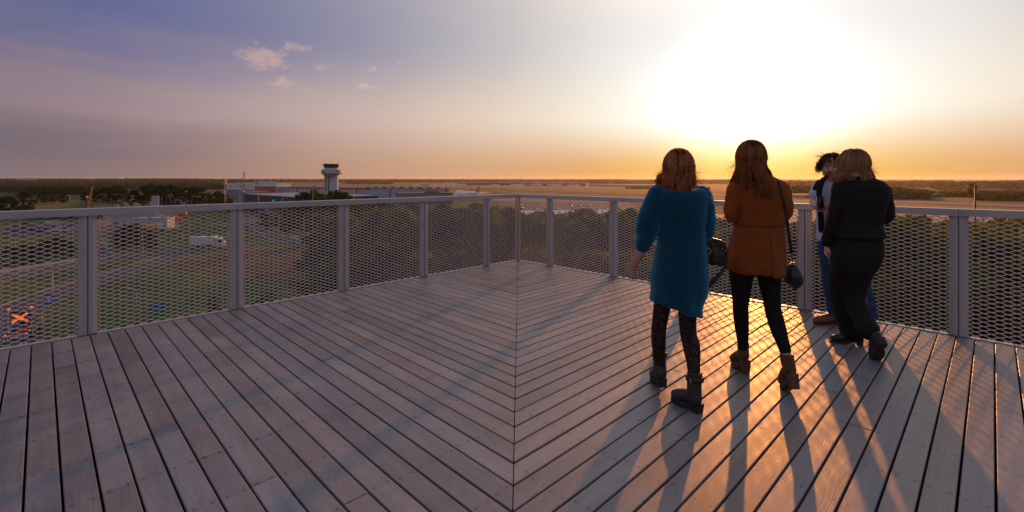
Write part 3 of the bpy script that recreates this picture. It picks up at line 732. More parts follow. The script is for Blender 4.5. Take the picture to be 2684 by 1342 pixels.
wood('dark wood on the airfield edge by the red lit building', 2040, 2190, 490, 488, 505, 507, 5000, 3.0, LEAFD, .25, seed=11)
wood('dark wood beside the small white jet', 2300, 2438, 490, 503, 521, 524, 7000, 2.4, LEAFD, .3, seed=12)
wood('dark wood right of the black lamp mast', 2560, 2760, 508, 503, 526, 529, 8000, 2.4, LEAFD, .3, seed=13)
wood('hazy woodland on the far right slope', 2440, 2760, 478, 474, 497, 500, 11000, 4.0, LEAFD, .5, seed=14)
wood('scrubby bushes behind the small white jet', 2430, 2560, 503, 501, 516, 517, 4000, 2.6, LEAFB, .25, seed=15)
wood('grassy scrub on the bank across the runway', 1640, 1860, 489, 492, 495, 499, 3000, 2.6, LEAFB, .2, seed=16)
# ------------------------------------------------------------------ airport buildings
def frame_at(px, D, rz):
    q = ray(px, HY, D); return Vector((q.x, q.y, ground(q.x, q.y))), rz
def text_mesh(s, size, m, parent, loc, rot, name='lettering', depth=.05):
    cu = bpy.data.curves.new(name, 'FONT'); cu.body = s; cu.size = size; cu.extrude = depth; cu.align_x = 'CENTER'; cu.align_y = 'CENTER'
    tmp = bpy.data.objects.new('tmp', cu); col.objects.link(tmp)
    dg = bpy.context.evaluated_depsgraph_get(); me = bpy.data.meshes.new_from_object(tmp.evaluated_get(dg)); bpy.data.objects.remove(tmp); bpy.data.curves.remove(cu)
    me.name = name; me.materials.clear(); me.materials.append(m)
    o = link(name, me, parent, loc); o.rotation_euler = rot; return o
CONCW = mat('tower_concrete', (.50, .47, .47), .8, noise=(.25, .08), bump=(2, .15))
GLASSD = mat('dark_window_glass', (.03, .045, .05), .12, 0, .7)
STEELD = mat('dark_steel', (.06, .06, .065), .5, .3)
CLADB = mat('pale_blue_cladding', (.36, .43, .55), .55, noise=(.08, .06))
CLADW = mat('white_cladding', (.62, .64, .68), .55, noise=(.08, .05))
REDT = mat('red_trim', (.50, .075, .03), .55)
DARKC = mat('charcoal_cladding', (.040, .045, .058), .55, noise=(.1, .12))
ROOFG = mat('grey_roofing', (.17, .16, .165), .8, noise=(.06, .15))
REDL = mat('warning_light', (1, .05, .03), .5, emit=(1, .05, .05, 3))

def control_tower():
    D = 330; c = ray(868, HY, D); k = D / F
    gz = ground(c.x, c.y); z = lambda py: EYE - (py - HY) * k
    t = thing('control_tower', 'tall pale concrete airport control tower with flared cab above dark trees', 'tower', (c.x, c.y, gz), 0)
    L = lambda py: z(py) - gz
    # main drum shaft
    mb = MB(); r = 11.2 * k; mb.cyl((1.8, 0, -.5), (1.8, 0, L(462)), r, n=28); mb.build('shaft', CONCW, t)
    mb = MB()
    for q in range(5):
        zz = L(462) * (q + .8) / 5.6; mb2 = MB(); mb2.tube([(1.8, 0, zz), (1.8, 0, zz + .12)], r + .02, 28); mb2.build('shaft_joint', mat('joint_grey', (.36, .34, .34), .9), t)
    mb = MB(); mb.box(-15.4 * k, -5.5 * k, -2.2, 2.4, -.5, L(462)); mb.build('stair_shaft', CONCW, t)
    for q in range(7):
        mb = MB(); zz = L(500) + q * 2.1; mb.box(-11.5 * k, -8.5 * k, -2.26, -2.19, zz, zz + 1.1); mb.build('window', GLASSD, t)
    # flared head
    n = 26; prof = [(15.0, 463), (16.0, 461.5), (22.6, 456), (24.0, 454), (24.2, 444.6), (23.4, 444.0)]
    cir = lambda rr, zz, ph=0: [Vector((rr * math.cos(2 * math.pi * j / n + ph), rr * math.sin(2 * math.pi * j / n + ph), zz)) for j in range(n)]
    mb = MB(); mb.loft([cir(a * k, L(b)) for a, b in prof], True, True, False); hd = mb.build('head', CONCW, t)
    for a0, a1 in ((-35, 8), (40, 60), (-150, -110)):
        mb = MB(); m_ = 8
        for q in range(m_):
            b0, b1 = R(a0 + (a1 - a0) * q / m_), R(a0 + (a1 - a0) * (q + 1) / m_); rr = 24.35 * k
            mb._add([(rr * math.cos(b), rr * math.sin(b), zz) for zz in (L(451.6), L(448.4)) for b in (b0, b1)], [(0, 1, 3, 2)])
        mb.build('window', GLASSD, hd)
    mb = MB(); mb.tube([(0, 0, L(455.8)), (0, 0, L(455.2))], 26.5 * k, 28); mb.build('gallery', mat('gallery_grey', (.25, .24, .25), .7), t)
    for q in range(14):
        a = 2 * math.pi * q / 14; mb = MB(); x, y = 26.2 * k * math.cos(a), 26.2 * k * math.sin(a); mb.cyl((x, y, L(455.2)), (x, y, L(451.8)), .05, n=5); mb.build('rail_post', STEELD, t)
    # drum under the cab
    mb = MB(); mb.loft([cir(17.2 * k, L(444.2)), cir(17.2 * k, L(440.3))], True, True, False); mb.build('cab_base', CONCW, t)
    n = 12; mb = MB(); mb.loft([cir(16.6 * k, L(440.3), .26), cir(19.6 * k, L(432.2), .26)], False, True, False); cab = mb.build('cab_glass', mat('cab_glass', (.10, .16, .15), .08, 0, .8, trans=.75), t)
    for q in range(n):
        a = 2 * math.pi * q / n + .26; mb = MB(); mb.cyl((16.6 * k * math.cos(a), 16.6 * k * math.sin(a), L(440.3)), (19.6 * k * math.cos(a), 19.6 * k * math.sin(a), L(432.2)), .10, n=5); mb.build('mullion', STEELD, cab)
    n = 24; mb = MB(); mb.loft([cir(20.0 * k, L(432.4)), cir(20.4 * k, L(431.6)), cir(20.4 * k, L(430.2)), cir(19.0 * k, L(429.8))], True, True, False); mb.build('cab_roof', STEELD, t)
    mb = MB(); mb.cyl((0, 0, L(440.3)), (0, 0, L(432)), 2.0, n=12); mb.build('cab_core', mat('cab_inside', (.35, .33, .25), .8), t)
    for a, h in ((-12, 3.2), (0, 5.2), (12, 3.4), (16.5, 3), (-16, 3.6), (5, 2)):
        mb = MB(); mb.cyl((a * k, 1.0, L(429.9)), (a * k, 1.0, L(429.9 - h)), .07, n=5); mb.build('antenna', STEELD, t)
    mb = MB(); mb.ball((27 * k, 0, L(455)), .55, 10, 6); mb.build('dish', CONCW, t)
control_tower()

def hall(name, label, cat, a, b, depth, top, base, wall, roof, nband=0, band=None, seams=0, roofh=0.0, group=None):
    """long shed whose front runs between ground points a and b; parts: walls, roof, bands"""
    A, B = Vector((a[0], a[1], 0)), Vector((b[0], b[1], 0)); u = (B - A).normalized(); Lh = (B - A).length; ang = math.atan2(u.y, u.x)
    t = thing(name, label, cat, (A.x, A.y, base), ang, group); h = top - base
    for (nm, x0, x1, y0, y1) in (('front_wall', 0, Lh, 0, .3), ('rear_wall', 0, Lh, depth - .3, depth), ('side_wall', 0, .3, .3, depth - .3), ('side_wall', Lh - .3, Lh, .3, depth - .3)):
        mb = MB(); mb.box(x0, x1, y0, y1, -1.0, h); mb.build(nm, wall, t)
    mb = MB(); mb.box(-.3, Lh + .3, -.3, depth + .3, h + .003, h + .5 + roofh); mb.build('roof', roof, t)
    for i in range(nband):
        x = Lh * (i + .5) / nband; mb = MB(); mb.box(x - .5, x + .5, -.06, -.003, 0, h); mb.build('trim_band', band, t)
    for i in range(seams):
        x = Lh * (i + .5) / seams; mb = MB(); mb.box(x - .06, x + .06, -.05, -.003, 0, h - .1); mb.build('cladding_seam', ROOFG, t)
    return t, Lh, h
def gp(px, D): q = ray(px, HY, D); return (q.x, q.y)
def zz(py, D): return EYE - (py - HY) * D / F

def airport():
    # main freight warehouse
    a, b = gp(760, 470), gp(1150, 375); base = -22.3
    t, Lh, h = hall('freight_warehouse', 'long pale blue freight warehouse with red trim behind the control tower', 'warehouse', a, b, 14, -7.9, base, CLADB, ROOFG, 0, None, 24)
    for x in (.06, .36, .50, .72): mb = MB(); mb.box(Lh * x - .8, Lh * x + .8, -.12, -.003, 0, h); mb.build('trim_band', REDT, t)
    mb = MB(); mb.box(0, Lh * .60, -.16, -.06, h - 1.1, h); mb.build('trim_band', REDT, t)
    text_mesh('Fed', 4.2, mat('logo_purple', (.10, .05, .25), .5), t, (Lh * .535, -.14, h * .50), (R(90), 0, 0)); text_mesh('Ex', 4.2, mat('logo_orange', (.80, .12, .02), .5), t, (Lh * .535 + 6.6, -.14, h * .50), (R(90), 0, 0))
    for q in range(9):
        x = Lh * (.66 + .034 * q); mb = MB(); mb.box(x, x + 2.6, -.10, -.003, 0.2, 3.8); mb.build('loading_door', mat('door_grey', (.25, .27, .31), .6), t)
    for q in range(12):
        x = Lh * (.55 + .036 * q); mb = MB(); mb.box(x, x + 3, 3 + q % 3 * 3, 5 + q % 3 * 3, h + .5, h + 1.6); mb.build('roof_unit', ROOFG, t)
    # sorting hall to the left of it
    a, b = gp(690, 500), gp(775, 466)
    t, Lh, h = hall('sorting_hall', 'pale blue sorting hall with slim red pillars next to the orange box', 'warehouse', a, b, 45, -8.6, base, CLADB, ROOFG, 7, REDT, 12)
    a, b = gp(593, 560), gp(692, 540)
    t, Lh, h = hall('white_hangar', 'white hangar block with round vents beside the lattice mast', 'hangar', a, b, 40, zz(481, 555), base, CLADW, mat('white_roof', (.62, .62, .64), .6), 0, None, 0)
    mb = MB(); mb.box(0, Lh, -.2, -.003, 0, h * .58); mb.build('lower_cladding', mat('slate_cladding', (.20, .22, .27), .6), t)
    for x in (.12, .40): 
        mb = MB(); mb.cyl((Lh * x, -.35, h * .82), (Lh * x, .1, h * .82), .9, n=14); mb.build('vent', GLASSD, t)
    a, b = gp(664, 520), gp(690, 512)
    t, Lh, h = hall('stair_block', 'tall white stair block rising above the white hangar roof', 'building', a, b, 16, zz(477, 517), base, CLADW, mat('white_roof', (.62, .62, .64), .6))
    mb = MB(); mb.cyl((Lh * .4, -.35, h * .93), (Lh * .4, .1, h * .93), 1.0, n=14); mb.build('vent', GLASSD, t)
    a, b = gp(668, 470), gp(691, 464)
    hall('orange_annex', 'orange red boxy annex below the white stair block', 'building', a, b, 12, zz(490, 468), base, mat('orange_cladding', (.52, .10, .035), .6, noise=(.2, .08)), ROOFG, 0, None, 5)
    a, b = gp(640, 396), gp(800, 318)
    t, Lh, h = hall('dark_hangar', 'low charcoal hangar with sloping grey roof and small green sign', 'hangar', a, b, 55, zz(509, 396), -22.2, DARKC, mat('zinc_roof', (.30, .27, .27), .5, .2, noise=(.05, .1)), 0, None, 16)
    mb = MB(); mb.box(Lh * .52, Lh * .52 + 4.2, -.2, -.06, h * .62, h * .62 + 1.1); mb.build('sign', mat('green_sign', (.02, .30, .16), .5, emit=(.02, .4, .2, .4)), t)
    for q in range(6): mb = MB(); mb.box(Lh * (.08 + .15 * q), Lh * (.08 + .15 * q) + 5, -.12, -.055, 0, 4.5); mb.build('hangar_door', mat('door_slate', (.07, .08, .10), .5), t)
    # slate annexe at its left
    a, b = gp(623, 440), gp(645, 412)
    hall('slate_annex', 'slate grey annexe at the end of the charcoal hangar', 'building', a, b, 20, zz(505, 425), -22.2, mat('slate_cladding', (.20, .22, .27), .6), ROOFG, 0, None, 3)
    # low stone office in front of the warehouse
    a, b = gp(1048, 322), gp(1186, 338)
    t, Lh, h = hall('stone_office', 'long low beige office building with a row of small windows and a red sign', 'building', a, b, 14, zz(508, 328), -22.1, mat('beige_stone', (.30, .235, .21), .85, noise=(.3, .1)), ROOFG)
    for row in (0, 1):
        for q in range(20): mb = MB(); x = Lh * (q + .35) / 20; mb.box(x, x + .9, -.08, -.003, h * (.42 + .3 * row), h * (.42 + .3 * row) + 1.3); mb.build('window', GLASSD, t)
    mb = MB(); mb.prism([(-6.5, 0), (6.5, 0), (4.2, 2.0), (-4.2, 2.0)], -.4, 0, Matrix.Translation((Lh * .6, 0, h + .2)) @ Matrix.Rotation(R(90), 4, 'X')); mb.build('parapet', mat('beige_stone', (.3, .235, .21), .85), t)
    mb = MB(); mb.box(Lh * .6 - 1.6, Lh * .6 + 1.6, -.35, -.003, h + .4, h + 1.5); mb.build('sign', mat('red_sign', (.55, .03, .02), .5), t)
    mb = MB(); mb.cyl((Lh * .92, 5, h + .5), (Lh * .92, 5, h + 4.6), .5, n=10); mb.build('chimney', STEELD, t)
    # far freight hangars across the runway
    for i, (x0, x1, yt, yb, lab) in enumerate([(1195, 1275, 478.5, 486, 'dark far hangar with a pale roof edge behind the first parked jets'), (1282, 1370, 478, 486, 'dark far hangar with a pale roof edge below the pointed conifers'), (1374, 1540, 480, 488, 'longest dark far hangar with a pale roof edge behind the parked jumbos')]):
        g0, g1 = gpt(x0, yb), gpt(x1, yb + .6); top = zz(yt, g0.y)
        t, Lh, h = hall('far_hangar', lab, 'hangar', (g0.x, g0.y + 40), (g1.x, g1.y + 40), 60, top, min(g0.z, g1.z) - 1, mat('umber_cladding', (.075, .055, .055), .7, noise=(.03, .15)), mat('white_roof', (.62, .62, .64), .6), 0, None, 14, 0)
    g0, g1 = gpt(1545, 489), gpt(1690, 491)
    hall('far_terminal', 'long low pale building with a flat roof at the end of the far hangars', 'building', (g0.x, g0.y), (g1.x, g1.y), 90, zz(483, g0.y), min(g0.z, g1.z) - 1, mat('pale_stone_cladding', (.36, .33, .32), .7), mat('pale_roof', (.50, .46, .45), .6), 0, None, 20)
    g0, g1 = gpt(2078, 519), gpt(2150, 521)
    t, Lh, h = hall('airfield_shed', 'long low white and brick shed at the airfield edge behind the couple', 'shed', (g0.x, g0.y), (g1.x, g1.y), 14, zz(511.5, g0.y), g0.z - 1, mat('shed_white', (.45, .40, .39), .7), ROOFG, 0, None, 9)
    mb = MB(); mb.box(Lh * .45, Lh * .72, -.15, -.06, 0, h); mb.build('brick_bay', mat('brick_red', (.24, .10, .07), .9), t)
    g0, g1 = gpt(2398, 520), gpt(2440, 521)
    hall('bunker_shed', 'low grey shed half sunk in the grass near the small jet', 'shed', (g0.x, g0.y), (g1.x, g1.y), 14, zz(514, g0.y), g0.z - 1, mat('pale_stone_cladding', (.36, .33, .32), .7), ROOFG, 0, None, 5)
    g0, g1 = gpt(2568, 505), gpt(2640, 505)
    hall('roadside_hall', 'long dim hall on the wooded slope right of the lamp mast', 'building', (g0.x, g0.y), (g1.x, g1.y), 20, zz(497, g0.y), g0.z - 1, mat('dim_cladding', (.13, .11, .115), .7), ROOFG, 0, None, 8)
    # white depot with trailers in front, glimpsed over the tree tops
    a, b = gp(1350, 208), gp(1660, 214)
    t, Lh, h = hall('depot_shed', 'wide white roofed depot shed glimpsed through the mesh over the tree tops', 'shed', a, b, 26, -15.2, -22.1, CLADW, mat('depot_roof', (.50, .53, .60), .6), 0, None, 14)
    mb = MB(); mb.box(Lh * .55, Lh * .66, -.15, -.06, 0, h); mb.build('brick_bay', mat('brick_red2', (.30, .17, .13), .9), t)
    for q in range(9): mb = MB(); mb.box(Lh * (.10 + .047 * q), Lh * (.10 + .047 * q) + 1.6, -.14, -.055, h * .45, h * .72); mb.build('window', mat('blue_glass', (.03, .05, .16), .2), t)
airport()

def lattice_mast(px, top, base, D, w, label, cross=9):
    q = ray(px, HY, D); gz = ground(q.x, q.y); h = zz(top, D) - gz
    t = thing('lattice_mast', label, 'mast', (q.x, q.y, gz))
    W = lambda f: w * (1 - .72 * f)
    legs = [(1, 1), (1, -1), (-1, -1), (-1, 1)]
    for sx, sy in legs: mb = MB(); mb.cyl((sx * w, sy * w, -.5), (sx * W(1), sy * W(1), h), .16, .10, n=5); mb.build('leg', mat('mast_red_white', (.33, .16, .13), .6), t)
    mb = MB()
    for i in range(cross):
        f0, f1 = i / cross, (i + 1) / cross
        for k in range(4):
            a, b = legs[k], legs[(k + 1) % 4]
            mb.cyl((a[0] * W(f0), a[1] * W(f0), f0 * h), (b[0] * W(f1), b[1] * W(f1), f1 * h), .07, n=4)
    tag(mb.build('bracing', mat('mast_red_white', (.33, .16, .13), .6), t), kind='stuff')
    mb = MB(); mb.tube([(0, 0, h), (0, 0, h + .35)], w * .95, 12); mb.build('platform', STEELD, t)
    mb = MB(); mb.cyl((0, 0, h + .35), (0, 0, h + 3.6), .10, n=6); mb.build('antenna', STEELD, t)
    for f in (.30, .31, 1.02): 
        mb = MB(); mb.ball((w * .5 if f < 1 else 0, -w, h * f), .4, 8, 6); mb.build('warning_light', REDL, t)
lattice_mast(639, 450.5, 492, 540, 1.7, 'red and white lattice radio mast beside the white hangar')

LAMPM = mat('galvanised_pole', (.40, .39, .38), .5, .4)
def street_lamp(px, top, D, label, group, arm=1.4, rz=0.0, r=.07, m=None, double=False):
    q = ray(px, top, D); gz = ground(q.x, q.y); h = q.z - gz
    t = thing('street_lamp', label, 'street lamp', (q.x, q.y, gz), rz, group)
    mb = MB(); mb.tube([(0, 0, -.3), (0, 0, h * .5), (0, 0, h)], [r * 1.5, r * 1.1, r * .8], 7); mb.build('pole', m or LAMPM, t)
    for s in ((1, -1) if double else (1,)):
        mb = MB(); mb.tube([(0, 0, h - .15), (s * arm * .5, 0, h + .12), (s * arm, 0, h + .18)], [r * .6, r * .5, r * .45], 6); mb.build('arm', m or LAMPM, t)
        mb = MB(); mb.tube([(s * arm * .8, 0, h + .17), (s * (arm + .25), 0, h + .2), (s * (arm + .65), 0, h + .17)], [.07, .15, .06], 8, flat=.5); mb.build('lamp_head', mat('lamp_head_grey', (.45, .45, .46), .4), t)
    return t
def lamps():
    for px, top, base in [(40, 625, 700), (30, 583, 602), (53, 575, 615), (138, 712, 805), (161, 600, 640), (190, 592, 646), (262, 583, 632), (374, 585, 685), (376, 642, 692), (358, 757, 850), (478, 600, 650), (497, 588, 632), (545, 563, 602), (577, 570, 615), (600, 598, 645), (323, 574, 610)]:
        g = gpt(px, base); street_lamp(px, top, g.y, 'slim grey street lamp on the verge of the roads seen through the mesh', 'street lamps along the roads below', 1.1, rng.choice((0, math.pi)), .06)
    for px, top, base in [(390, 512, 536), (397, 511, 536), (406, 511, 537), (415, 512, 538), (425, 514, 540), (436, 511, 541), (447, 514, 543), (458, 516, 543), (474, 518, 545), (337, 506, 527), (345, 504, 527), (360, 506, 528), (383, 508, 530), (264, 510, 530), (182, 512, 536), (86, 518, 536), (492, 525, 548), (503, 528, 550), (514, 532, 552)]:
        g = gpt(px, base); street_lamp(px, top, g.y, 'thin pale lamp post in the row along the airport road', 'lamp posts along the airport road', 1.6, rng.choice((0, math.pi)), .11)
    for px, top, D in [(629, 500, 230), (677, 492, 236), (740, 510, 240), (820, 492, 232), (928, 490, 225), (593, 492, 260)]:
        street_lamp(px, top, D, 'tall thin grey lamp post in front of the airport halls', 'lamp posts before the airport halls', 1.5, 0, .10)
    for px, top, D in [(1076, 489, 250), (1233, 488, 260), (1315, 486, 190)]:
        street_lamp(px, top, D, 'dark slim floodlight post at the edge of the apron', 'floodlight posts at the apron edge', 1.0, 0, .11, STEELD, True)
    street_lamp(2556, 484, 66, 'thick black lamp mast with twin heads rising behind the railing', None, .7, R(20), .12, mat('black_pole', (.03, .03, .033), .45), True)
    street_lamp(755, 604, 205, 'slim grey street lamp beside the yellow road sign', None, 1.0, 0, .07)
    for px, top, D in [(733, 560, 180), (796, 563, 170), (819, 565, 170)]:
        street_lamp(px, top, D, 'slim lamp post at the edge of the loading yard', 'lamp posts of the loading yard', 1.0, 0, .06)
    # twin headed mobile-phone mast
    q = ray(589, 470, 300); gz = ground(q.x, q.y); h = q.z - gz
    t = thing('antenna_mast', 'grey antenna mast with two panel antennas left of the white hangar', 'mast', (q.x, q.y, gz))
    mb = MB(); mb.cyl((0, 0, -.5), (0, 0, h), .22, .14, n=8); mb.build('pole', LAMPM, t)
    for s, c in ((-1, STEELD), (1, mat('pale_antenna', (.6, .55, .5), .5))): mb = MB(); mb.box(s * .75 - .3, s * .75 + .3, -.2, .2, h - 3.2, h + .4); mb.build('antenna_panel', c, t)
lamps()
# ------------------------------------------------------------------ vehicles
TYRE = mat('tyre_rubber', (.02, .02, .02), .85); RIM = mat('wheel_rim', (.45, .45, .46), .35, .8)
CARGL = mat('car_glass', (.02, .025, .03), .08, 0, .7)
def wheel(parent, x, y, r, w=.22):
    mb = MB(); mb.tube([(x, y - w / 2, r), (x, y - w / 2 + .03, r), (x, y + w / 2 - .03, r), (x, y + w / 2, r)], [r * .9, r, r, r * .9], 14); o = mb.build('wheel', TYRE, parent)
    mb = MB(); mb.tube([(x, y - w / 2 - .012, r), (x, y + w / 2 + .012, r)], r * .58, 10); mb.build('rim', RIM, o)
def make_car(color, van=False):
    """hatchback or van, nose to +x, origin on the ground"""
    t = bpy.data.objects.new('car', None); col.objects.link(t)
    paint = mat('paint_%d_%d_%d' % tuple(int(c * 99) for c in color), color, .3, .1, .5, coat=.6)
    if van: sec = [(-2.35, .55, 1.95, .85), (-2.2, .35, 2.0, .9), (.9, .35, 2.0, .9), (1.35, .35, 1.45, .9), (2.2, .4, 1.05, .86), (2.38, .5, .8, .78)]
    else: sec = [(-2.05, .5, .85, .74), (-1.9, .32, .98, .82), (-.9, .30, .98, .86), (.6, .30, .95, .86), (1.6, .32, .86, .82), (2.05, .42, .68, .70)]
    mb = MB(); mb.loft([[Vector((x, s * w * f, zz_)) for s, f, zz_ in ((1, 1, z0), (1, 1.0, (z0 + z1) / 2), (1, .93, z1), (-1, .93, z1), (-1, 1.0, (z0 + z1) / 2), (-1, 1, z0))] for x, z0, z1, w in sec], True, True, False)
    mb.build('body', paint, t, bevel=.04)
    if not van:
        cs = [(-1.75, .97, .98, .70), (-1.35, .96, 1.42, .62), (-.1, .95, 1.46, .62), (.95, .93, .95, .72)]
        mb = MB(); mb.loft([[Vector((x, s * w_, zz_)) for s, w_, zz_ in ((1, .78, z0), (1, w, z1), (-1, w, z1), (-1, .78, z0))] for x, z0, z1, w in cs], True, True, False); mb.build('windows', CARGL, t)
        mb = MB(); mb.box(-1.38, -.08, -.60, .60, 1.43, 1.485); mb.build('roof', paint, t)
    else:
        mb = MB(); mb.loft([[Vector((x, s * .80, z)) for s, z in ((1, z0), (1, z1), (-1, z1), (-1, z0))] for x, z0, z1 in ((.98, 1.30, 1.88), (1.42, 1.28, 1.42))], True, True, False); mb.build('windows', CARGL, t)
        for s in (-1, 1): mb = MB(); mb.box(.1, .95, s * .905 - .01, s * .905 + .01, 1.25, 1.75); mb.build('windows', CARGL, t)
    for x in (-1.3, 1.3):
        for y in (-.76, .76): wheel(t, x, y, .32)
    for s in (-1, 1):
        mb = MB(); mb.box(2.0 + .25 * van, 2.09 + .25 * van, s * .55 - .14, s * .55 + .14, .62, .74); mb.build('headlight', mat('headlight', (.8, .8, .75), .2), t)
        mb = MB(); mb.box(-2.09 - .28 * van, -2.0 - .28 * van, s * .58 - .13, s * .58 + .13, .70, .84); mb.build('tail_light', mat('tail_red', (.4, .02, .015), .3), t)
    return t
COLS = {'silver': (.42, .43, .45), 'white': (.72, .72, .70), 'black': (.025, .025, .03), 'blue': (.03, .08, .28), 'red': (.32, .02, .02), 'grey': (.14, .14, .155)}
PROTO = {}
def car(kind, x, y, rz, label, group, van=False):
    key = (kind, van); z = ground(x, y) + .06
    if key not in PROTO: o = PROTO[key] = make_car(COLS[kind], van)
    else: o = copy_tree(PROTO[key])
    o.name = 'van' if van else 'car'; o.location = (x, y, z + .02); o.rotation_euler = (0, 0, rz); o['label'] = label; o['category'] = 'van' if van else 'car'
    if group: o['group'] = group
    elif 'group' in o: del o['group']
    return o
def cars():
    r = random.Random(3)
    # lot on the far side of the roads
    for py, x0, x1, n in ((590, 70, 225, 8), (598, 45, 228, 9), (607, 30, 225, 8)):
        for i in range(n):
            if r.random() < .12: continue
            g = gpt(x0 + (x1 - x0) * (i + r.uniform(-.15, .15)) / (n - 1), py); k = r.choice(('silver', 'white', 'black', 'grey', 'blue', 'white', 'silver'))
            v = r.random() < .2; car(k, g.x, g.y, R(58) + r.uniform(-.06, .06), '%s %s parked in the lot beyond the roads' % (k, 'van' if v else 'car'), 'vehicles in the far lot', v)
    # lots beyond the tree belt
    for py, x0, x1, n, nm in ((540, 1312, 1600, 12, 'depot'), (551, 1340, 1690, 12, 'depot'), (572, 1880, 2120, 9, 'airfield'), (590, 1900, 2680, 18, 'airfield'), (608, 2100, 2680, 14, 'airfield'), (628, 2200, 2680, 10, 'airfield')):
        for i in range(n):
            if r.random() < .15: continue
            g = gpt(x0 + (x1 - x0) * (i + r.uniform(-.2, .2)) / (n - 1), py); k = r.choice(('silver', 'white', 'black', 'grey', 'blue', 'white', 'red', 'silver')); v = r.random() < .2
            car(k, g.x, g.y, R(70) + r.uniform(-.06, .06), '%s %s parked in the %s car park beyond the tree tops' % (k, 'van' if v else 'car', nm), 'vehicles in the %s car park' % nm, v)
    for px, py, k, rz, lab in ((585, 595, 'white', 130, 'white car driving on the road past the first lamp post'), (588, 582, 'blue', 130, 'blue car driving behind the white car'), (602, 600, 'grey', 130, 'grey car on the road near the white car'),
                               (702, 560, 'silver', 20, 'silver car standing at the loading yard edge'), (703, 552, 'white', 20, 'white car behind the silver car at the loading yard'), (745, 562, 'black', 20, 'black car at the loading yard fence')):
        g = gpt(px, py); car(k, g.x, g.y, R(rz), lab, None)
    for i in range(7):
        g = gpt(640 + 7 * i, 541 - i * .8); car(r.choice(('white', 'silver', 'blue', 'black')), g.x, g.y, R(60), 'small car parked along the foot of the charcoal hangar', 'cars at the charcoal hangar')
cars()
def lorry():
    g = gpt(552, 650); t = thing('lorry', 'white box lorry driving on the road through the grass', 'lorry', (g.x, g.y, ground(g.x, g.y) + .06), R(12))
    W = mat('lorry_white', (.62, .66, .70), .5, noise=(.6, .05)); T = mat('lorry_teal', (.03, .22, .20), .5)
    mb = MB(); mb.box(-5.6, 1.7, -1.25, 1.25, 1.15, 3.75); mb.build('cargo_box', W, t, bevel=.05)
    mb = MB(); mb.box(-5.65, 1.75, -1.28, 1.28, 3.755, 3.80); mb.build('box_roof', mat('lorry_roof', (.75, .72, .68), .5), t)
    mb = MB(); mb.loft([[Vector((x, s * w, z)) for s, z in ((1, z0), (1, z1), (-1, z1), (-1, z0))] for x, z0, z1, w in ((1.95, .55, 3.3, 1.15), (3.2, .5, 3.35, 1.2), (4.15, .5, 2.3, 1.2), (4.25, .55, 1.5, 1.18))], True, True, False); cab = mb.build('cab', W, t, bevel=.08)
    mb = MB(); mb._add([(3.42, s * 1.09, 3.0) for s in (1, -1)] + [(4.1, s * 1.1, 2.2) for s in (-1, 1)], [(0, 1, 2, 3)]); 
    mb.v = [(x + .10, y, z + .07) for x, y, z in mb.v]; mb.build('windscreen', CARGL, cab)
    for s in (-1, 1): mb = MB(); mb.box(2.6, 3.7, s * 1.215 - .01, s * 1.215 + .01, 1.9, 2.75); mb.build('window', CARGL, cab)
    mb = MB(); mb.box(-5.4, 3.9, -.45, .45, .6, 1.1); mb.build('chassis', STEELD, t)
    for x in (3.1, -2.6, -3.9):
        for y in (-1.05, 1.05): wheel(t, x, y, .5, .3)
    for s in (-1, 1): mb = MB(); mb.box(4.22, 4.30, s * .9 - .2, s * .9 + .2, .75, .95); mb.build('headlight', mat('headlight', (.8, .8, .75), .2), t)
    mb = MB(); mb.box(4.26, 4.36, -.9, .9, 1.0, 1.45); mb.build('grille', T, t)
lorry()
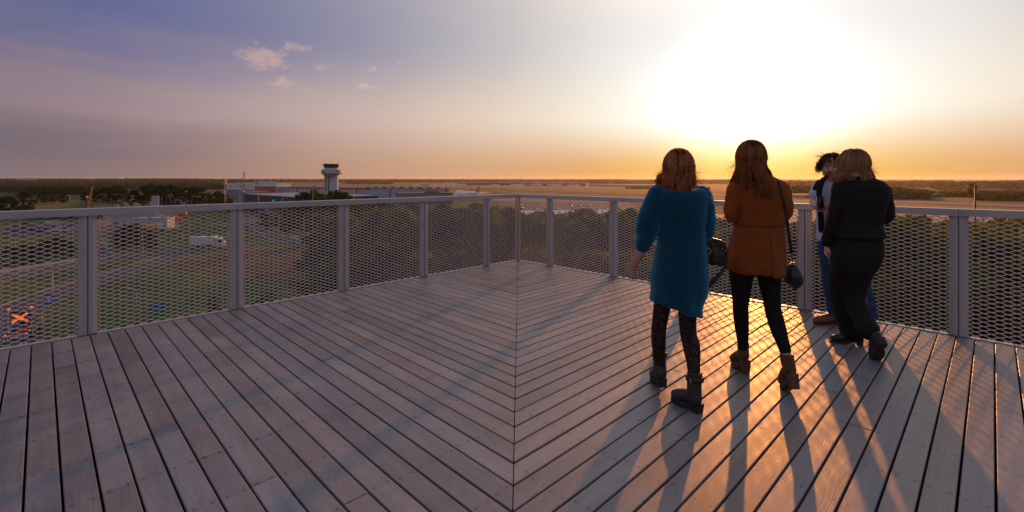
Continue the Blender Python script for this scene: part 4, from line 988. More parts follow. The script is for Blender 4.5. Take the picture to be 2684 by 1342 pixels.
def arrow_truck():
    """road-maintenance truck with a lit cross board and a striped bumper, seen from behind"""
    g = gpt(60, 884); rz = R(118); t = thing('road_works_truck', 'road works truck with glowing orange cross board and striped bumper', 'truck', (g.x, g.y, ground(g.x, g.y) + .06), rz)
    # rear looks towards the camera: rear at -x
    RW = mat('warning_red', (.50, .03, .03), .5); WH = mat('warning_white', (.7, .68, .66), .5); OR = mat('lit_orange', (1, .28, .03), .5, emit=(1, .13, .008, 1.1)); YE = mat('dull_yellow', (.20, .17, .03), .7); BK = mat('board_black', (.015, .015, .017), .6)
    mb = MB(); mb.box(-1.2, 3.4, -1.15, 1.15, .55, .95); mb.build('chassis', STEELD, t)
    mb = MB(); mb.box(-.6, 1.6, -1.2, 1.2, .96, 1.35); mb.build('flatbed', YE, t)
    mb = MB(); mb.loft([[Vector((x, s * 1.15, z)) for s, z in ((1, .5), (1, z1), (-1, z1), (-1, .5))] for x, z1 in ((1.75, 2.6), (3.0, 2.65), (3.8, 1.6), (4.0, 1.3))], True, True, False); mb.build('cab', YE, t, bevel=.06)
    mb = MB(); mb.box(-.95, -.80, -1.35, 1.35, 1.5, 4.2); bd = mb.build('board', BK, t)
    n = 7
    for i in range(n):                                                # red and white border blocks
        for s in (-1, 1):
            y0 = -1.35 + 2.7 * i / n; z0 = 1.5 + 2.7 * i / n
            mb = MB(); mb.box(-.975, -.955, y0, y0 + 2.7 / n - .02, 4.0 if s > 0 else 1.5, 4.2 if s > 0 else 1.7); mb.build('border_block', RW if i % 2 else WH, bd)
            mb = MB(); mb.box(-.975, -.955, 1.15 if s > 0 else -1.35, 1.35 if s > 0 else -1.15, max(z0, 1.72), min(z0 + 2.7 / n - .02, 3.98)); mb.build('border_block', WH if i % 2 else RW, bd)
    for a in (35, -35):
        M = Matrix.Translation((-1.0, 0, 3.05)) @ Matrix.Rotation(R(a), 4, 'X'); mb = MB(); mb.box(-.03, .02 if a > 0 else .015, -1.02, 1.02, -.16, .16, M); mb.build('lit_cross_arm', OR, bd)
    for s in (-1, 1): mb = MB(); mb.ball((-.95, s * 1.2, 4.42), .18, 10, 6); mb.build('beacon', OR, t)
    mb = MB(); mb.cyl((-1.0, .62, 1.75), (-.955, .62, 1.75), .45, n=20); mb.build('blue_arrow_sign', mat('sign_blue', (.02, .12, .40), .4), t)
    mb = MB(); mb.box(-1.3, -1.22, -.75, .35, .75, 1.45); mb.build('red_panel', mat('bright_red', (.70, .05, .02), .5), t)
    mb = MB(); mb.prism([(-.42, 0), (.42, 0), (0, .75)], -.03, .03, Matrix.Translation((-1.0, -.62, 1.42)) @ Matrix.Rotation(R(90), 4, 'Z') @ Matrix.Rotation(R(90), 4, 'X')); mb.build('triangle_sign', RW, t)
    # striped crash bumper
    mb = MB(); mb.box(-2.3, -2.2, -1.25, 1.25, .35, .95); bp = mb.build('bumper', WH, t)
    for s in (-1, 1):
        for k in range(3):
            y0 = s * (.12 + .38 * k); A = [(-2.325, y0, .36), (-2.325, y0 + s * .2, .36), (-2.325, y0 + s * .42, .94), (-2.325, y0 + s * .22, .94)]
            B = [(-2.305, y, z) for _, y, z in A]
            mb = MB(); mb._add(A + B, [(0, 1, 2, 3), (7, 6, 5, 4), (0, 4, 5, 1), (1, 5, 6, 2), (2, 6, 7, 3), (3, 7, 4, 0)]); mb.build('stripe', RW, bp)
        mb = MB(); mb.ball((-2.3, s * 1.1, 1.05), .11, 8, 6); mb.build('red_lamp', mat('lit_red', (1, .05, .05), .5, emit=(1, .05, .06, 2)), t)
        mb = MB(); mb.ball((-1.25, s * 1.1, 1.2), .10, 8, 6); mb.build('red_lamp', mat('lit_red', (1, .05, .05), .5, emit=(1, .05, .06, 2)), t)
        mb = MB(); mb.box(-2.2, -1.2, s * .7 - .06, s * .7 + .06, .5, .62); mb.build('bumper_arm', STEELD, t)
    for x in (-.3, 2.9):
        for y in (-1.0, 1.0): wheel(t, x, y, .45, .28)
arrow_truck()
def signs():
    BL = mat('sign_blue', (.02, .12, .40), .4)
    for px, base, w, h, up, m, lab, c2 in ((127, 828, 1.3, 1.6, 2.0, BL, 'small blue road sign on a post beside the kerb', None), (413, 862, 2.0, 2.1, 1.9, BL, 'blue and green direction sign on the shaded verge', mat('sign_green', (.02, .22, .13), .4)),
                               (727, 612, 1.2, 1.2, 1.6, mat('sign_yellow', (.55, .55, .03), .5), 'yellow road sign beside the slim street lamp', None), (668, 616, 1.1, .7, 1.2, mat('sign_yellow', (.55, .55, .03), .5), 'low yellow marker board at the road fork', None),
                               (708, 618, .9, .9, 1.6, mat('sign_noentry', (.5, .03, .03), .5), 'red round no entry sign at the crossing', PAINT), (810, 626, 1.9, 1.7, .8, mat('pale_blue_board', (.35, .48, .62), .5), 'pale blue notice board at the loading yard edge', None)):
        g = gpt(px, base); z = ground(g.x, g.y); face = math.atan2(g.x, g.y) * -1
        t = thing('road_sign', lab, 'sign', (g.x, g.y, z), face)
        if 'round' in lab: mb = MB(); mb.cyl((0, -.06, up + h / 2), (0, -.02, up + h / 2), h / 2, n=20); mb.build('panel', m, t); mb = MB(); mb.box(-.32, .32, -.075, -.062, up + h / 2 - .08, up + h / 2 + .08); mb.build('bar', c2, t)
        else:
            mb = MB(); mb.box(-w / 2, w / 2, -.07, -.02, up, up + h); mb.build('panel', m, t)
            if c2 is not None: mb = MB(); mb.box(-w / 2 + .05, w / 2 - .05, -.085, -.072, up + .05, up + h * .62); mb.build('lower_field', c2, t)
            elif w > 1.25 and 'blue road' in lab: mb = MB(); mb.prism([(-.1, .2), (.1, .2), (.1, .8), (.35, .8), (0, 1.3), (-.35, .8), (-.1, .8)], .0, .012, Matrix.Translation((0, -.072, up)) @ Matrix.Rotation(R(90), 4, 'X')); mb.build('arrow', PAINT, t)
        for s in ((-1, 1) if w > 1.5 else (0,)): mb = MB(); mb.cyl((s * w * .35, 0, -.2), (s * w * .35, 0, up + h), .04, n=7); mb.build('post', LAMPM, t)
    for px, base, c, lab in ((738, 628, (.42, .22, .13), 'small orange brick cabinet on the verge'), (765, 626, (.50, .45, .25), 'small cream cabinet beside the brick one'), (777, 627, (.62, .60, .55), 'small white cabinet at the end of the row')):
        g = gpt(px, base); t = thing('utility_cabinet', lab, 'cabinet', (g.x, g.y, ground(g.x, g.y)), .3); mb = MB(); mb.box(-.7, .7, -.35, .35, -.1, 1.35); mb.build('body', mat('cab_' + lab[6:12].strip(), c, .7), t, bevel=.03)
        mb = MB(); mb.box(-.76, .76, -.41, .41, 1.352, 1.45); mb.build('lid', mat('cabinet_lid', (.45, .42, .4), .6), t)
signs()

# ------------------------------------------------------------------ building site on the left
def site():
    YEL = mat('machine_yellow', (.80, .33, .02), .5, noise=(.5, .08)); ORG = mat('machine_orange', (.70, .18, .02), .5); CN = mat('raw_concrete', (.40, .40, .43), .85, noise=(.3, .1))
    # mobile crane with raised boom
    g = gpt(231, 574); z0 = ground(g.x, g.y); tp = ray(242, 491, g.y); up = tp - Vector((g.x, g.y, z0))
    t = thing('mobile_crane', 'yellow telescopic crane boom raised steeply over the building site', 'crane', (g.x, g.y, z0))
    mb = MB(); mb.box(-5, 5, -1.4, 1.4, .6, 1.7); mb.build('carrier', YEL, t, bevel=.1)
    mb = MB(); mb.box(-2.5, 2.0, -1.2, 1.2, 1.75, 3.4); mb.build('cabin', YEL, t, bevel=.1)
    b0 = Vector((-.6, 0, 2.8)); dr = (Vector((up.x, up.y, up.z)) - b0)
    for f0, f1, w in ((0, .45, .85), (.42, .75, .7), (.72, 1.0, .55)):
        mb = MB(); mb.tube([b0 + dr * f0, b0 + dr * f1], w, 4, smooth=False); mb.build('boom_section', YEL, t)
    q = ray(227, 518, g.y) - Vector((g.x, g.y, z0)); mb = MB(); mb.tube([(q.x, 0, .5), (q.x, 0, q.z)], .45, 6); mb.build('drill_mast', STEELD, t)
    mb = MB(); mb.box(q.x - .55, q.x + .55, -.5, .5, q.z + .002, q.z + .9); mb.build('mast_head', ORG, t)
    for x in (-3.6, -2.2, 2.6, 3.9):
        for y in (-1.2, 1.2): wheel(t, x, y, .6, .4)
    # second crane
    g = gpt(482, 566); z0 = ground(g.x, g.y); t = thing('crawler_crane', 'orange crawler crane with slim dark boom near the airport road', 'crane', (g.x, g.y, z0))
    mb = MB(); mb.box(-1.6, 1.6, -1.3, 1.3, 1.2, 3.4); mb.build('cabin', ORG, t, bevel=.1)
    for s in (-1, 1): mb = MB(); mb.box(-2.4, 2.4, s * 1.4 - .4, s * 1.4 + .4, 0, 1.1); mb.build('track', STEELD, t, bevel=.2)
    tq = ray(487, 503, g.y) - Vector((g.x, g.y, z0)); mb = MB(); mb.tube([(0, 0, 3.2), (tq.x, 0, tq.z)], [.38, .2], 4, smooth=False); mb.build('boom', STEELD, t)
    mq = ray(484, 531, g.y) - Vector((g.x, g.y, z0)); mb = MB(); mb.tube([(-.5, 0, 3.2), (mq.x, 0, mq.z)], .8, 5, smooth=False); mb.build('counter_mast', ORG, t)
    mb = MB(); mb.box(tq.x - .5, tq.x + .5, -.3, .3, tq.z, tq.z + .6); mb.build('boom_head', ORG, t)
    # concrete walls of the new building
    for px, top, w, lab in ((305, 535, 2.6, 'short'), (333, 531, 4.0, 'ribbed'), (362, 531, 5.5, 'broad'), (385, 535, 1.4, 'slim'), (394, 530, 1.2, 'slim'), (407, 513.5, 4.4, 'tallest')):
        D = 330; q = ray(px, top, D); z0 = ground(q.x, q.y); h = q.z - z0
        lb = {'short': 'short raw concrete wall panel nearest the yellow crane', 'ribbed': 'pointed raw concrete wall panel second from the yellow crane', 'broad': 'broad slanted raw concrete wall panel on the site', 'slim': 'slim concrete pillar beside the tallest concrete wall', 'tallest': 'tallest raw concrete wall standing over the building site'}[lab]
        t = thing('concrete_wall', lb, 'wall', (q.x, q.y, z0), .25, 'slim concrete pillars' if lab == 'slim' else None)
        sl = 1.6 if lab in ('ribbed', 'broad') else 0
        mb = MB(); mb.prism([(-w / 2, -.5), (w / 2, -.5), (w / 2, h - sl * 2), (-w / 2 + w * .3, h), (-w / 2, h)], -.25, .25, Matrix.Rotation(R(90), 4, 'X')); mb.build('panel', CN, t)
        mb = MB(); mb.box(-w / 2 - .3, w / 2 + .3, -.6, .6, -.3, .4); mb.build('footing', CN, t)
    D = 322; q = ray(424, 545, D); z0 = ground(q.x, q.y); h = q.z - z0; t = thing('site_ramp', 'pale concrete ramp with parapet beside the tallest concrete wall', 'ramp', (q.x, q.y, z0), 0)
    mb = MB(); mb.prism([(-8, -.5), (6, -.5), (6, h * .92), (-5, h * 1.55), (-8, h * 1.55)], -.3, .3, Matrix.Rotation(R(90), 4, 'X')); mb.build('parapet', CN, t)
    mb = MB(); mb.box(-8, 6, .35, 6, -.5, h * .9); mb.build('slab', CN, t)
    # white site sheds
    for i, (px, py, w, h) in enumerate(((360, 590, 20, 6.5), (400, 597, 16, 4.5))):
        g = gpt(px, py); t = thing('site_shed', ('large pale blue site shed behind the yellow lorry', 'low white site shed in front of the pale blue shed')[i], 'shed', (g.x, g.y, ground(g.x, g.y)), .12)
        mb = MB(); mb.box(-w / 2, w / 2, -3, 3, -.3, h); mb.build('wall', (CLADB, mat('shed_panel', (.36, .39, .46), .7))[i], t); mb = MB(); mb.box(-w / 2 - .2, w / 2 + .2, -3.2, 3.2, h + .003, h + .3); mb.build('roof', mat('shed_panel', (.36, .39, .46), .7), t)
        for k in range(5): mb = MB(); x = -w / 2 + w * (k + .5) / 5; mb.box(x - .7, x + .7, -3.06, -3.003, .2, 2.4); mb.build('door', ROOFG, t)
    # yellow lorry and loader
    for px, py, c, lab, cb in ((405, 606, YEL, 'yellow tipper lorry with white cab parked at the site', CLADW), (458, 584, ORG, 'orange loader standing near the orange crane', ORG)):
        g = gpt(px, py); t = thing('works_vehicle', lab, 'lorry', (g.x, g.y, ground(g.x, g.y) + .07), .15)
        mb = MB(); mb.loft([[Vector((x, s * 1.2, z)) for s, z in ((1, z0), (1, z1), (-1, z1), (-1, z0))] for x, z0, z1 in ((-4.6, 1.5, 2.9), (-4.2, 1.1, 3.0), (1.2, 1.1, 3.0), (1.5, 1.4, 3.2))], True, True, False); mb.build('tipper_body', c, t)
        mb = MB(); mb.box(1.8, 3.6, -1.15, 1.15, .8, 3.1); cab = mb.build('cab', cb, t, bevel=.12); mb = MB(); mb.box(3.58, 3.63, -1.0, 1.0, 1.9, 2.8); mb.build('windscreen', CARGL, cab)
        mb = MB(); mb.box(-4.4, 3.4, -.5, .5, .7, 1.05); mb.build('chassis', STEELD, t)
        for x in (2.7, -2.0, -3.3):
            for y in (-1.0, 1.0): wheel(t, x, y, .5, .32)
    g = gpt(170, 575); t = thing('solar_hedge_wall', 'long dark blue fabric fence along the far side of the car park', 'fence', (g.x, g.y, ground(g.x, g.y)), .1)
    for i in range(10): mb = MB(); mb.box(-20 + 4 * i, -16.1 + 4 * i, -.06, .06, .1, 4.2); mb.build('fence_panel', mat('navy_fabric', (.015, .02, .06), .8), t)
    for i in range(11): mb = MB(); mb.cyl((-20.05 + 4 * i, .12, -.3), (-20.05 + 4 * i, .12, 4.4), .06, n=6); mb.build('post', LAMPM, t)
    t.name = 'fabric_fence'
site()

# ------------------------------------------------------------------ aeroplanes
def airliner(px, base, D, rz, length, tailc, label, group=None, jumbo=True, ttail=False, body=(.66, .66, .70), z=None):
    q = ray(px, HY, D); z = ground(q.x, q.y) + .35 if z is None else z
    t = thing('airliner', label, 'aeroplane', (q.x, q.y, z), rz, group); L = length; r = L * .047
    W = mat('aircraft_white_%d' % int(body[0] * 100), body, .35, 0, .5, coat=.3); TL = mat('tail_%d_%d_%d' % tuple(int(c * 99) for c in tailc), tailc, .4)
    zc = r * 1.0 + L * .045; n = 14
    st = [(-.50, .10, .55), (-.46, .30, .45), (-.36, .68, .22), (-.22, .98, .02), (0, 1, 0), (.25, 1, 0), (.38, .96, -.03), (.45, .72, -.12), (.485, .42, -.22), (.5, .08, -.28)]
    def ring(x, f, dz): return [Vector((x * L, r * f * math.cos(2 * math.pi * j / n), zc + r * dz + r * f * 1.06 * math.sin(2 * math.pi * j / n))) for j in range(n)]
    mb = MB(); mb.loft([ring(*s) for s in st]); fu = mb.build('fuselage', W, t)
    if jumbo:
        mb = MB(); hs = [(.12, .2, .75), (.18, .62, .62), (.30, .70, .62), (.40, .62, .5), (.455, .25, .35)]
        mb.loft([ring(*s) for s in hs]); mb.build('upper_deck', W, fu)
    mb = MB(); mb.loft([[Vector((x * L, s * r * .66 * f, zc + r * dz)) for s, dz in ((1, .30), (1, .52), (-1, .52), (-1, .30))] for x, f in ((.452, 1.05), (.478, .75))], True, True, False); mb.build('cockpit_window', CARGL, fu)
    def wing(s, x0, x1, y0, y1, c0, c1, z0, z1, nm, m, th=.10):
        A = lambda x, y, c, zz_: [Vector((x * L, s * y, zz_)), Vector(((x - c * .4) * L, s * y, zz_ + c * L * th * .5)), Vector(((x - c) * L, s * y, zz_)), Vector(((x - c * .4) * L, s * y, zz_ - c * L * th * .3))]
        mb = MB(); mb.loft([A(x0, y0, c0, z0), A(x1, y1, c1, z1)], True, True, False); return mb.build(nm, m, t)
    for s in (1, -1):
        wing(s, .14, -.16, r * .6, L * .45, .22, .05, zc - r * .55, zc + r * .35, 'wing', W)
        if not ttail: wing(s, -.38, -.47, r * .2, L * .16, .11, .04, zc + r * .35, zc + r * .6, 'tailplane', W)
        else: wing(s, -.45, -.50, .05, L * .14, .08, .04, zc + L * .165, zc + L * .17, 'tailplane', W)
        for yy, xx in (((.14, .10), (.26, .02)) if jumbo else ((.15, .08),)):
            mb = MB(); zq = zc - r * .75; mb.tube([((xx + .045) * L, s * yy * L, zq), ((xx + .03) * L, s * yy * L, zq), ((xx - .03) * L, s * yy * L, zq)], [L * .013, L * .018, L * .011], 10); mb.build('engine', W, t)
    f0 = [(-.33, r * .7, .16), (-.47, L * (.17 if not ttail else .165), .065)]
    mb = MB(); sec = lambda x, h, c: [Vector((x * L, 0, zc + h)), Vector(((x - c * .45) * L, .35, zc + h)), Vector(((x - c) * L, 0, zc + h)), Vector(((x - c * .45) * L, -.35, zc + h))]
    mb.loft([sec(*f0[0]), sec(*f0[1])], True, True, False); mb.build('fin', TL, t)
    for x, y in ((.40, 0), (-.02, .05), (-.02, -.05)):
        mb = MB(); mb.cyl((x * L, y * L, .4), (x * L, y * L, zc - r * .8), L * .004, n=6); lg = mb.build('landing_gear', STEELD, t)
        mb = MB(); mb.tube([(x * L, y * L - .5, .45), (x * L, y * L + .5, .45)], .62, 10); mb.build('wheel', TYRE, lg)
    return t
def planes():
    airliner(1222, 0, 560, R(128), 54, (.75, .20, .05), 'white jet with orange fin taxiing just beyond the corner of the railing', None, True, body=(.90, .89, .87))
    P = [(1115, 488, (.10, .16, .30), 'small dark blue jet farthest from the conifers', 45, (.10, .14, .24), 24), (1172, 487, (.08, .14, .34), 'white jumbo with blue fin, first in the far row', 66, (.66, .66, .70), 36), (1207, 487.3, (.5, .5, .52), 'white jumbo with pale fin, second in the far row', 60, (.66, .66, .70), 30), (1299, 487.6, (.12, .16, .34), 'small white jet below the conifers', 48, (.58, .60, .68), 28),
         (1357, 488.2, (.26, .24, .30), 'white jumbo with grey fin, right of the conifers', 70, (.66, .66, .70), 36), (1404, 488.8, (.16, .16, .22), 'white jumbo with charcoal fin in the middle of the far row', 68, (.60, .58, .58), 36), (1453, 489.4, (.22, .20, .26), 'white jumbo with dark striped fin next to the red finned one', 70, (.68, .67, .70), 36), (1502, 490.1, (.45, .06, .06), 'white jumbo with red fin, last in the far row', 68, (.66, .66, .70), 36)]
    for px, base, tc, lab, L, body, w in P:
        g = gpt(px, base); airliner(px, base, g.y, R(-22), L * (g.y / 2050), tc, lab, 'jets parked in front of the far hangars', True, body=body)
    g = gpt(2441, 516); airliner(2441, 516, g.y, R(75), 30, (.62, .60, .62), 'small white jet with high tailplane beside the runway', None, False, True)
    # two purple fins over the warehouse roof
    for px, D, tc, lab in ((716, 640, (.10, .06, .16), 'smaller jet with purple fin showing above the warehouse roof'), (764, 600, (.10, .07, .20), 'larger jet with dark purple fin showing above the warehouse roof')):
        airliner(px + 4, 0, D, R(-150), 52 if 'larger' in lab else 34, tc, lab, None, False)
planes()
def far_bits():
    g = gpt(78, 492); t = thing('church_tower', 'distant church tower on the ridge above the straw field', 'church', (g.x, g.y, g.z)); k = g.y / F
    mb = MB(); mb.box(-1.4 * k, 1.4 * k, -1.4 * k, 1.4 * k, -1, 18 * k); mb.build('tower', mat('church_stone', (.14, .11, .10), .9), t)
    mb = MB(); mb.tube([(0, 0, 18 * k), (0, 0, 23 * k)], [1.6 * k, .1], 4, smooth=False); mb.build('spire', mat('church_slate', (.08, .075, .08), .8), t)
    ST = mat('steam', (.85, .80, .80), 1.0, 0, 0)
    for px, py, lab in ((240, 473, 'pale steam plume rising beyond the wooded ridge near the crane boom'), (314, 472, 'fainter steam plume right of the first one above the ridge')):
        D = 5200; k = D / F; b = ray(px + 3, py, D); mb = MB(); r = random.Random(px)
        for i in range(26):
            f = i / 25; mb.ball((b.x - 8 * k * f + r.gauss(0, .6) * k * (1 - f), b.y + r.gauss(0, 30), b.z + 9.5 * k * f ** .8), k * (1.0 + 1.5 * math.sin(math.pi * f ** .8)) * r.uniform(.5, 1.0), 8, 6)
        o = mb.build('steam_plume', ST); tag(o, lab, 'steam', kind='stuff')
    for px, top in ((221, 466), (364, 468), (468, 466.5), (1480, 470), (1392, 468), (1634, 463), (2492, 463.5), (1062, 468), (925, 466), (952, 467), (975, 466)):
        D = 4200; q = ray(px, top, D); gz = ground(q.x, q.y); t = thing('radio_mast', 'hair thin far radio mast breaking the horizon', 'mast', (q.x, q.y, gz), 0, 'far masts on the horizon')
        mb = MB(); mb.cyl((0, 0, -1), (0, 0, q.z - gz), 1.2, .7, n=5); mb.build('pole', mat('mast_grey', (.2, .18, .18), .8), t); mb = MB(); mb.cyl((0, 0, (q.z - gz) * .8), (0, 0, (q.z - gz) * .86), 2.2, n=6); mb.build('antenna', mat('mast_grey', (.2, .18, .18), .8), t)
far_bits()
# ------------------------------------------------------------------ people
def remesh(mb, name, voxel, smooth=4, fac=.5, post=None):
    """grow several overlapping closed shapes into ONE continuous surface"""
    me = mb.mesh('tmp'); o = bpy.data.objects.new('tmp', me); col.objects.link(o)
    m = o.modifiers.new('r', 'REMESH'); m.mode = 'VOXEL'; m.voxel_size = voxel; m.adaptivity = 0
    if smooth: s = o.modifiers.new('s', 'SMOOTH'); s.factor = fac; s.iterations = smooth
    dg = bpy.context.evaluated_depsgraph_get(); dg.update()
    out = bpy.data.meshes.new_from_object(o.evaluated_get(dg)); out.name = name
    bpy.data.objects.remove(o); bpy.data.meshes.remove(me)
    n = len(out.vertices)
    if post is not None:
        co = np.empty(n * 3); out.vertices.foreach_get('co', co); no = np.empty(n * 3); out.vertices.foreach_get('normal', no)
        co = post(co.reshape(-1, 3), no.reshape(-1, 3)); out.vertices.foreach_set('co', co.reshape(-1)); out.update()
    out.polygons.foreach_set('use_smooth', [True] * len(out.polygons)); out.materials.clear()
    return out
def ell(c, ax, ay, n=28, p=2.0, a=None, b=None):
    """super-ellipse ring around c: ax along x, ay along y"""
    out = []
    for j in range(n):
        t = 2 * math.pi * j / n; ct, st = math.cos(t), math.sin(t); e = 2.0 / p
        out.append(Vector(c) + Vector((ax * math.copysign(abs(ct) ** e, ct), ay * math.copysign(abs(st) ** e, st), 0)))
    return out
class Person:
    """px/py coordinates of the photograph turned into metres around the person's own distance"""
    def __init__(s, px, d, label):
        s.d = d; s.k = d / F; s.root = Vector(((px - 1342) * d / F, d, 0))
        s.o = thing('person', label, 'person', s.root)
    def J(s, px, py, dy=0.0):
        """joint seen at pixel (px, py), dy metres farther away than the person's own plane"""
        q = ray(px, py, s.d + dy); return q - s.root
    def mesh(s, me, name, m, parent=None):
        for x in (m if isinstance(m, (list, tuple)) else [m]): me.materials.append(x)
        o = bpy.data.objects.new(name, me); col.objects.link(o); o.parent = parent or s.o; return o
    def loft_rows(s, mb, rows, n=32, p=2.3):
        """rows: (py, px_left, px_right, dy_centre, half_depth_m) -> stacked rings"""
        rings = []
        for r in rows:
            py, xl, xr, dy, hd = r[:5]; cx_ = (xl + xr) / 2; xl, xr = cx_ - (cx_ - xl) * .97, cx_ + (xr - cx_) * .97; tilt = r[5] if len(r) > 5 else 0.0; bk = r[6] if len(r) > 6 else 0.0
            c = s.J((xl + xr) / 2, py, dy); ax = (xr - xl) / 2 * (s.d + dy) / F
            rg = ell(c, ax, hd, n, p)
            rings.append([v + Vector((0, 0, tilt * (v.x - c.x) / max(ax, 1e-6) + bk * max(0, -(v.y - c.y) / hd))) for v in rg])
        mb.loft(rings[::-1])
def limb(mb, pts, rad, n=14, flat=1.0, sub=3, end=True):
    """smooth tapering limb through joints"""
    P = [Vector(p) for p in pts]; out = []; rr = []
    for i in range(len(P) - 1):
        p0, p1, p2, p3 = P[max(i - 1, 0)], P[i], P[i + 1], P[min(i + 2, len(P) - 1)]
        for k in range(sub):
            t = k / sub; out.append(.5 * ((2 * p1) + (p2 - p0) * t + (2 * p0 - 5 * p1 + 4 * p2 - p3) * t * t + (3 * p1 - p0 - 3 * p2 + p3) * t ** 3))
            rr.append(rad[i] + (rad[i + 1] - rad[i]) * (t * t * (3 - 2 * t)))
    out.append(P[-1]); rr.append(rad[-1]); mb.tube(out, rr, n, flat=flat)
    mb.ball(out[0], rr[0] * .98, 12, 8)
    if end: mb.ball(out[-1], rr[-1] * .98, 12, 8)
def hand(mb, wrist, d, palm_n, side, curl=40, size=.175, spread=6):
    """five-fingered hand: d along the hand, palm_n the way the palm faces, side = +1 thumb towards d x palm_n"""
    d = Vector(d).normalized(); pn = Vector(palm_n); pn = (pn - d * pn.dot(d)).normalized(); w = d.cross(pn) * side; wr = Vector(wrist)
    L = size; pw = L * .42
    rings = []
    for f, ww, th in ((-.06, .30, .17), (.08, .36, .18), (.28, .46, .17), (.46, .46, .14), (.53, .42, .11)):
        c = wr + d * (f * L); rings.append([c + w * (ww * L * .5 * math.cos(a)) + pn * (th * L * .5 * math.sin(a)) for a in [2 * math.pi * j / 12 for j in range(12)]])
    mb.loft(rings)
    for i, (off, ln) in enumerate(((.165, .40), (.055, .45), (-.055, .42), (-.160, .33))):
        b = wr + d * (L * .48) + w * (off * L); dr = (d + w * (math.tan(R(spread)) * off * 6)).normalized(); pts = [b - dr * .02]; ang = 0
        q = b
        for k, seg in enumerate((.45, .30, .25)):
            ang += R(curl * (.75, 1.1, .8)[k]); v = dr * math.cos(ang) + pn * math.sin(ang); pts.append(q); q = q + v * (ln * L * seg)
        pts.append(q); mb.tube(pts, [L * .052, L * .052, L * .047, L * .043, L * .034], 8)
        mb.ball(q, L * .034, 8, 6)
    b = wr + d * (L * .12) + w * (L * .17); v1 = (d * .62 + w * .62 + pn * .35).normalized(); v2 = (d * .85 + w * .12 + pn * .5).normalized()
    pts = [b - v1 * .012, b + v1 * (L * .20), b + v1 * (L * .20) + v2 * (L * .17), b + v1 * (L * .2) + v2 * (L * .30)]; mb.tube(pts, [L * .075, L * .065, L * .055, L * .038], 8)
def head(mb, c, h, yaw, pitch=0.0, fem=True):
    """skull with jaw, nose, brow, ears; c = centre, h = head height, yaw = way it faces (0: +y)"""
    M = Matrix.Translation(c) @ Matrix.Rotation(yaw, 4, 'Z') @ Matrix.Rotation(pitch, 4, 'X')
    rows = [(-.50, .15, .17, .16), (-.46, .24, .23, .13), (-.36, .31, .31, .08), (-.22, .345, .37, .03), (-.05, .365, .43, .0), (.12, .375, .46, -.02), (.27, .355, .44, -.03), (.40, .27, .34, -.03), (.47, .15, .20, -.03), (.50, .04, .05, -.03)]
    rings = [[M @ Vector((ax * h * math.cos(a), (dy + ay * math.sin(a)) * h, z * h)) for a in [2 * math.pi * j / 24 for j in range(24)]] for z, ax, ay, dy in rows]
    mb.loft(rings)
    mb.ball(M @ Vector((0, .455 * h, -.10 * h)), h * .055, 10, 8, (.8, 1.0, 1.2)); mb.tube([M @ Vector((0, .41 * h, .04 * h)), M @ Vector((0, .47 * h, -.10 * h))], [h * .03, h * .045], 8)
    for s in (-1, 1):
        mb.ball(M @ Vector((s * .375 * h, -.02 * h, -.03 * h)), h * .07, 8, 8, (.45, .8, 1.35))
        mb.ball(M @ Vector((s * .14 * h, .38 * h, .07 * h)), h * .075, 8, 6, (1.3, .6, .4)); mb.ball(M @ Vector((s * .17 * h, .33 * h, -.13 * h)), h * .11, 8, 8)
    mb.ball(M @ Vector((0, .385 * h, -.27 * h)), h * .075, 10, 6, (1.4, .6, .55)); mb.ball(M @ Vector((0, .31 * h, -.42 * h)), h * .10, 10, 8)
    return M
def skin_mat(name, c): return mat(name, c, .55, 0, .4, noise=(9, .06), bump=(120, .08, .002))
SKIN = skin_mat('skin_warm', (.50, .26, .175)); SKIN2 = skin_mat('skin_fair', (.66, .38, .28))
def face_parts(P, M, h, parent, beard=None):
    for s in (-1, 1):
        mb = MB(); mb.ball(M @ Vector((s * .15 * h, .375 * h, .015 * h)), h * .038, 10, 8, (1.2, .8, .75)); e = P.mesh(mb.mesh('eye'), 'eye', mat('eye_white', (.38, .33, .31), .3), parent)
        mb = MB(); mb.ball(M @ Vector((s * .15 * h, .405 * h, .015 * h)), h * .018, 8, 6); P.mesh(mb.mesh('iris'), 'iris', mat('iris_brown', (.06, .03, .015), .2), e)
        mb = MB(); mb.tube([M @ Vector((s * .07 * h, .425 * h, .085 * h)), M @ Vector((s * .15 * h, .42 * h, .105 * h)), M @ Vector((s * .23 * h, .375 * h, .085 * h))], [h * .012, h * .016, h * .008], 6); P.mesh(mb.mesh('eyebrow'), 'eyebrow', mat('brow_brown', (.05, .03, .02), .8), parent)
    mb = MB(); mb.tube([M @ Vector((-.10 * h, .405 * h, -.255 * h)), M @ Vector((0, .445 * h, -.25 * h)), M @ Vector((.10 * h, .405 * h, -.255 * h))], [h * .012, h * .026, h * .012], 8); P.mesh(mb.mesh('lips'), 'lips', mat('lips', (.35, .12, .10), .5), parent)
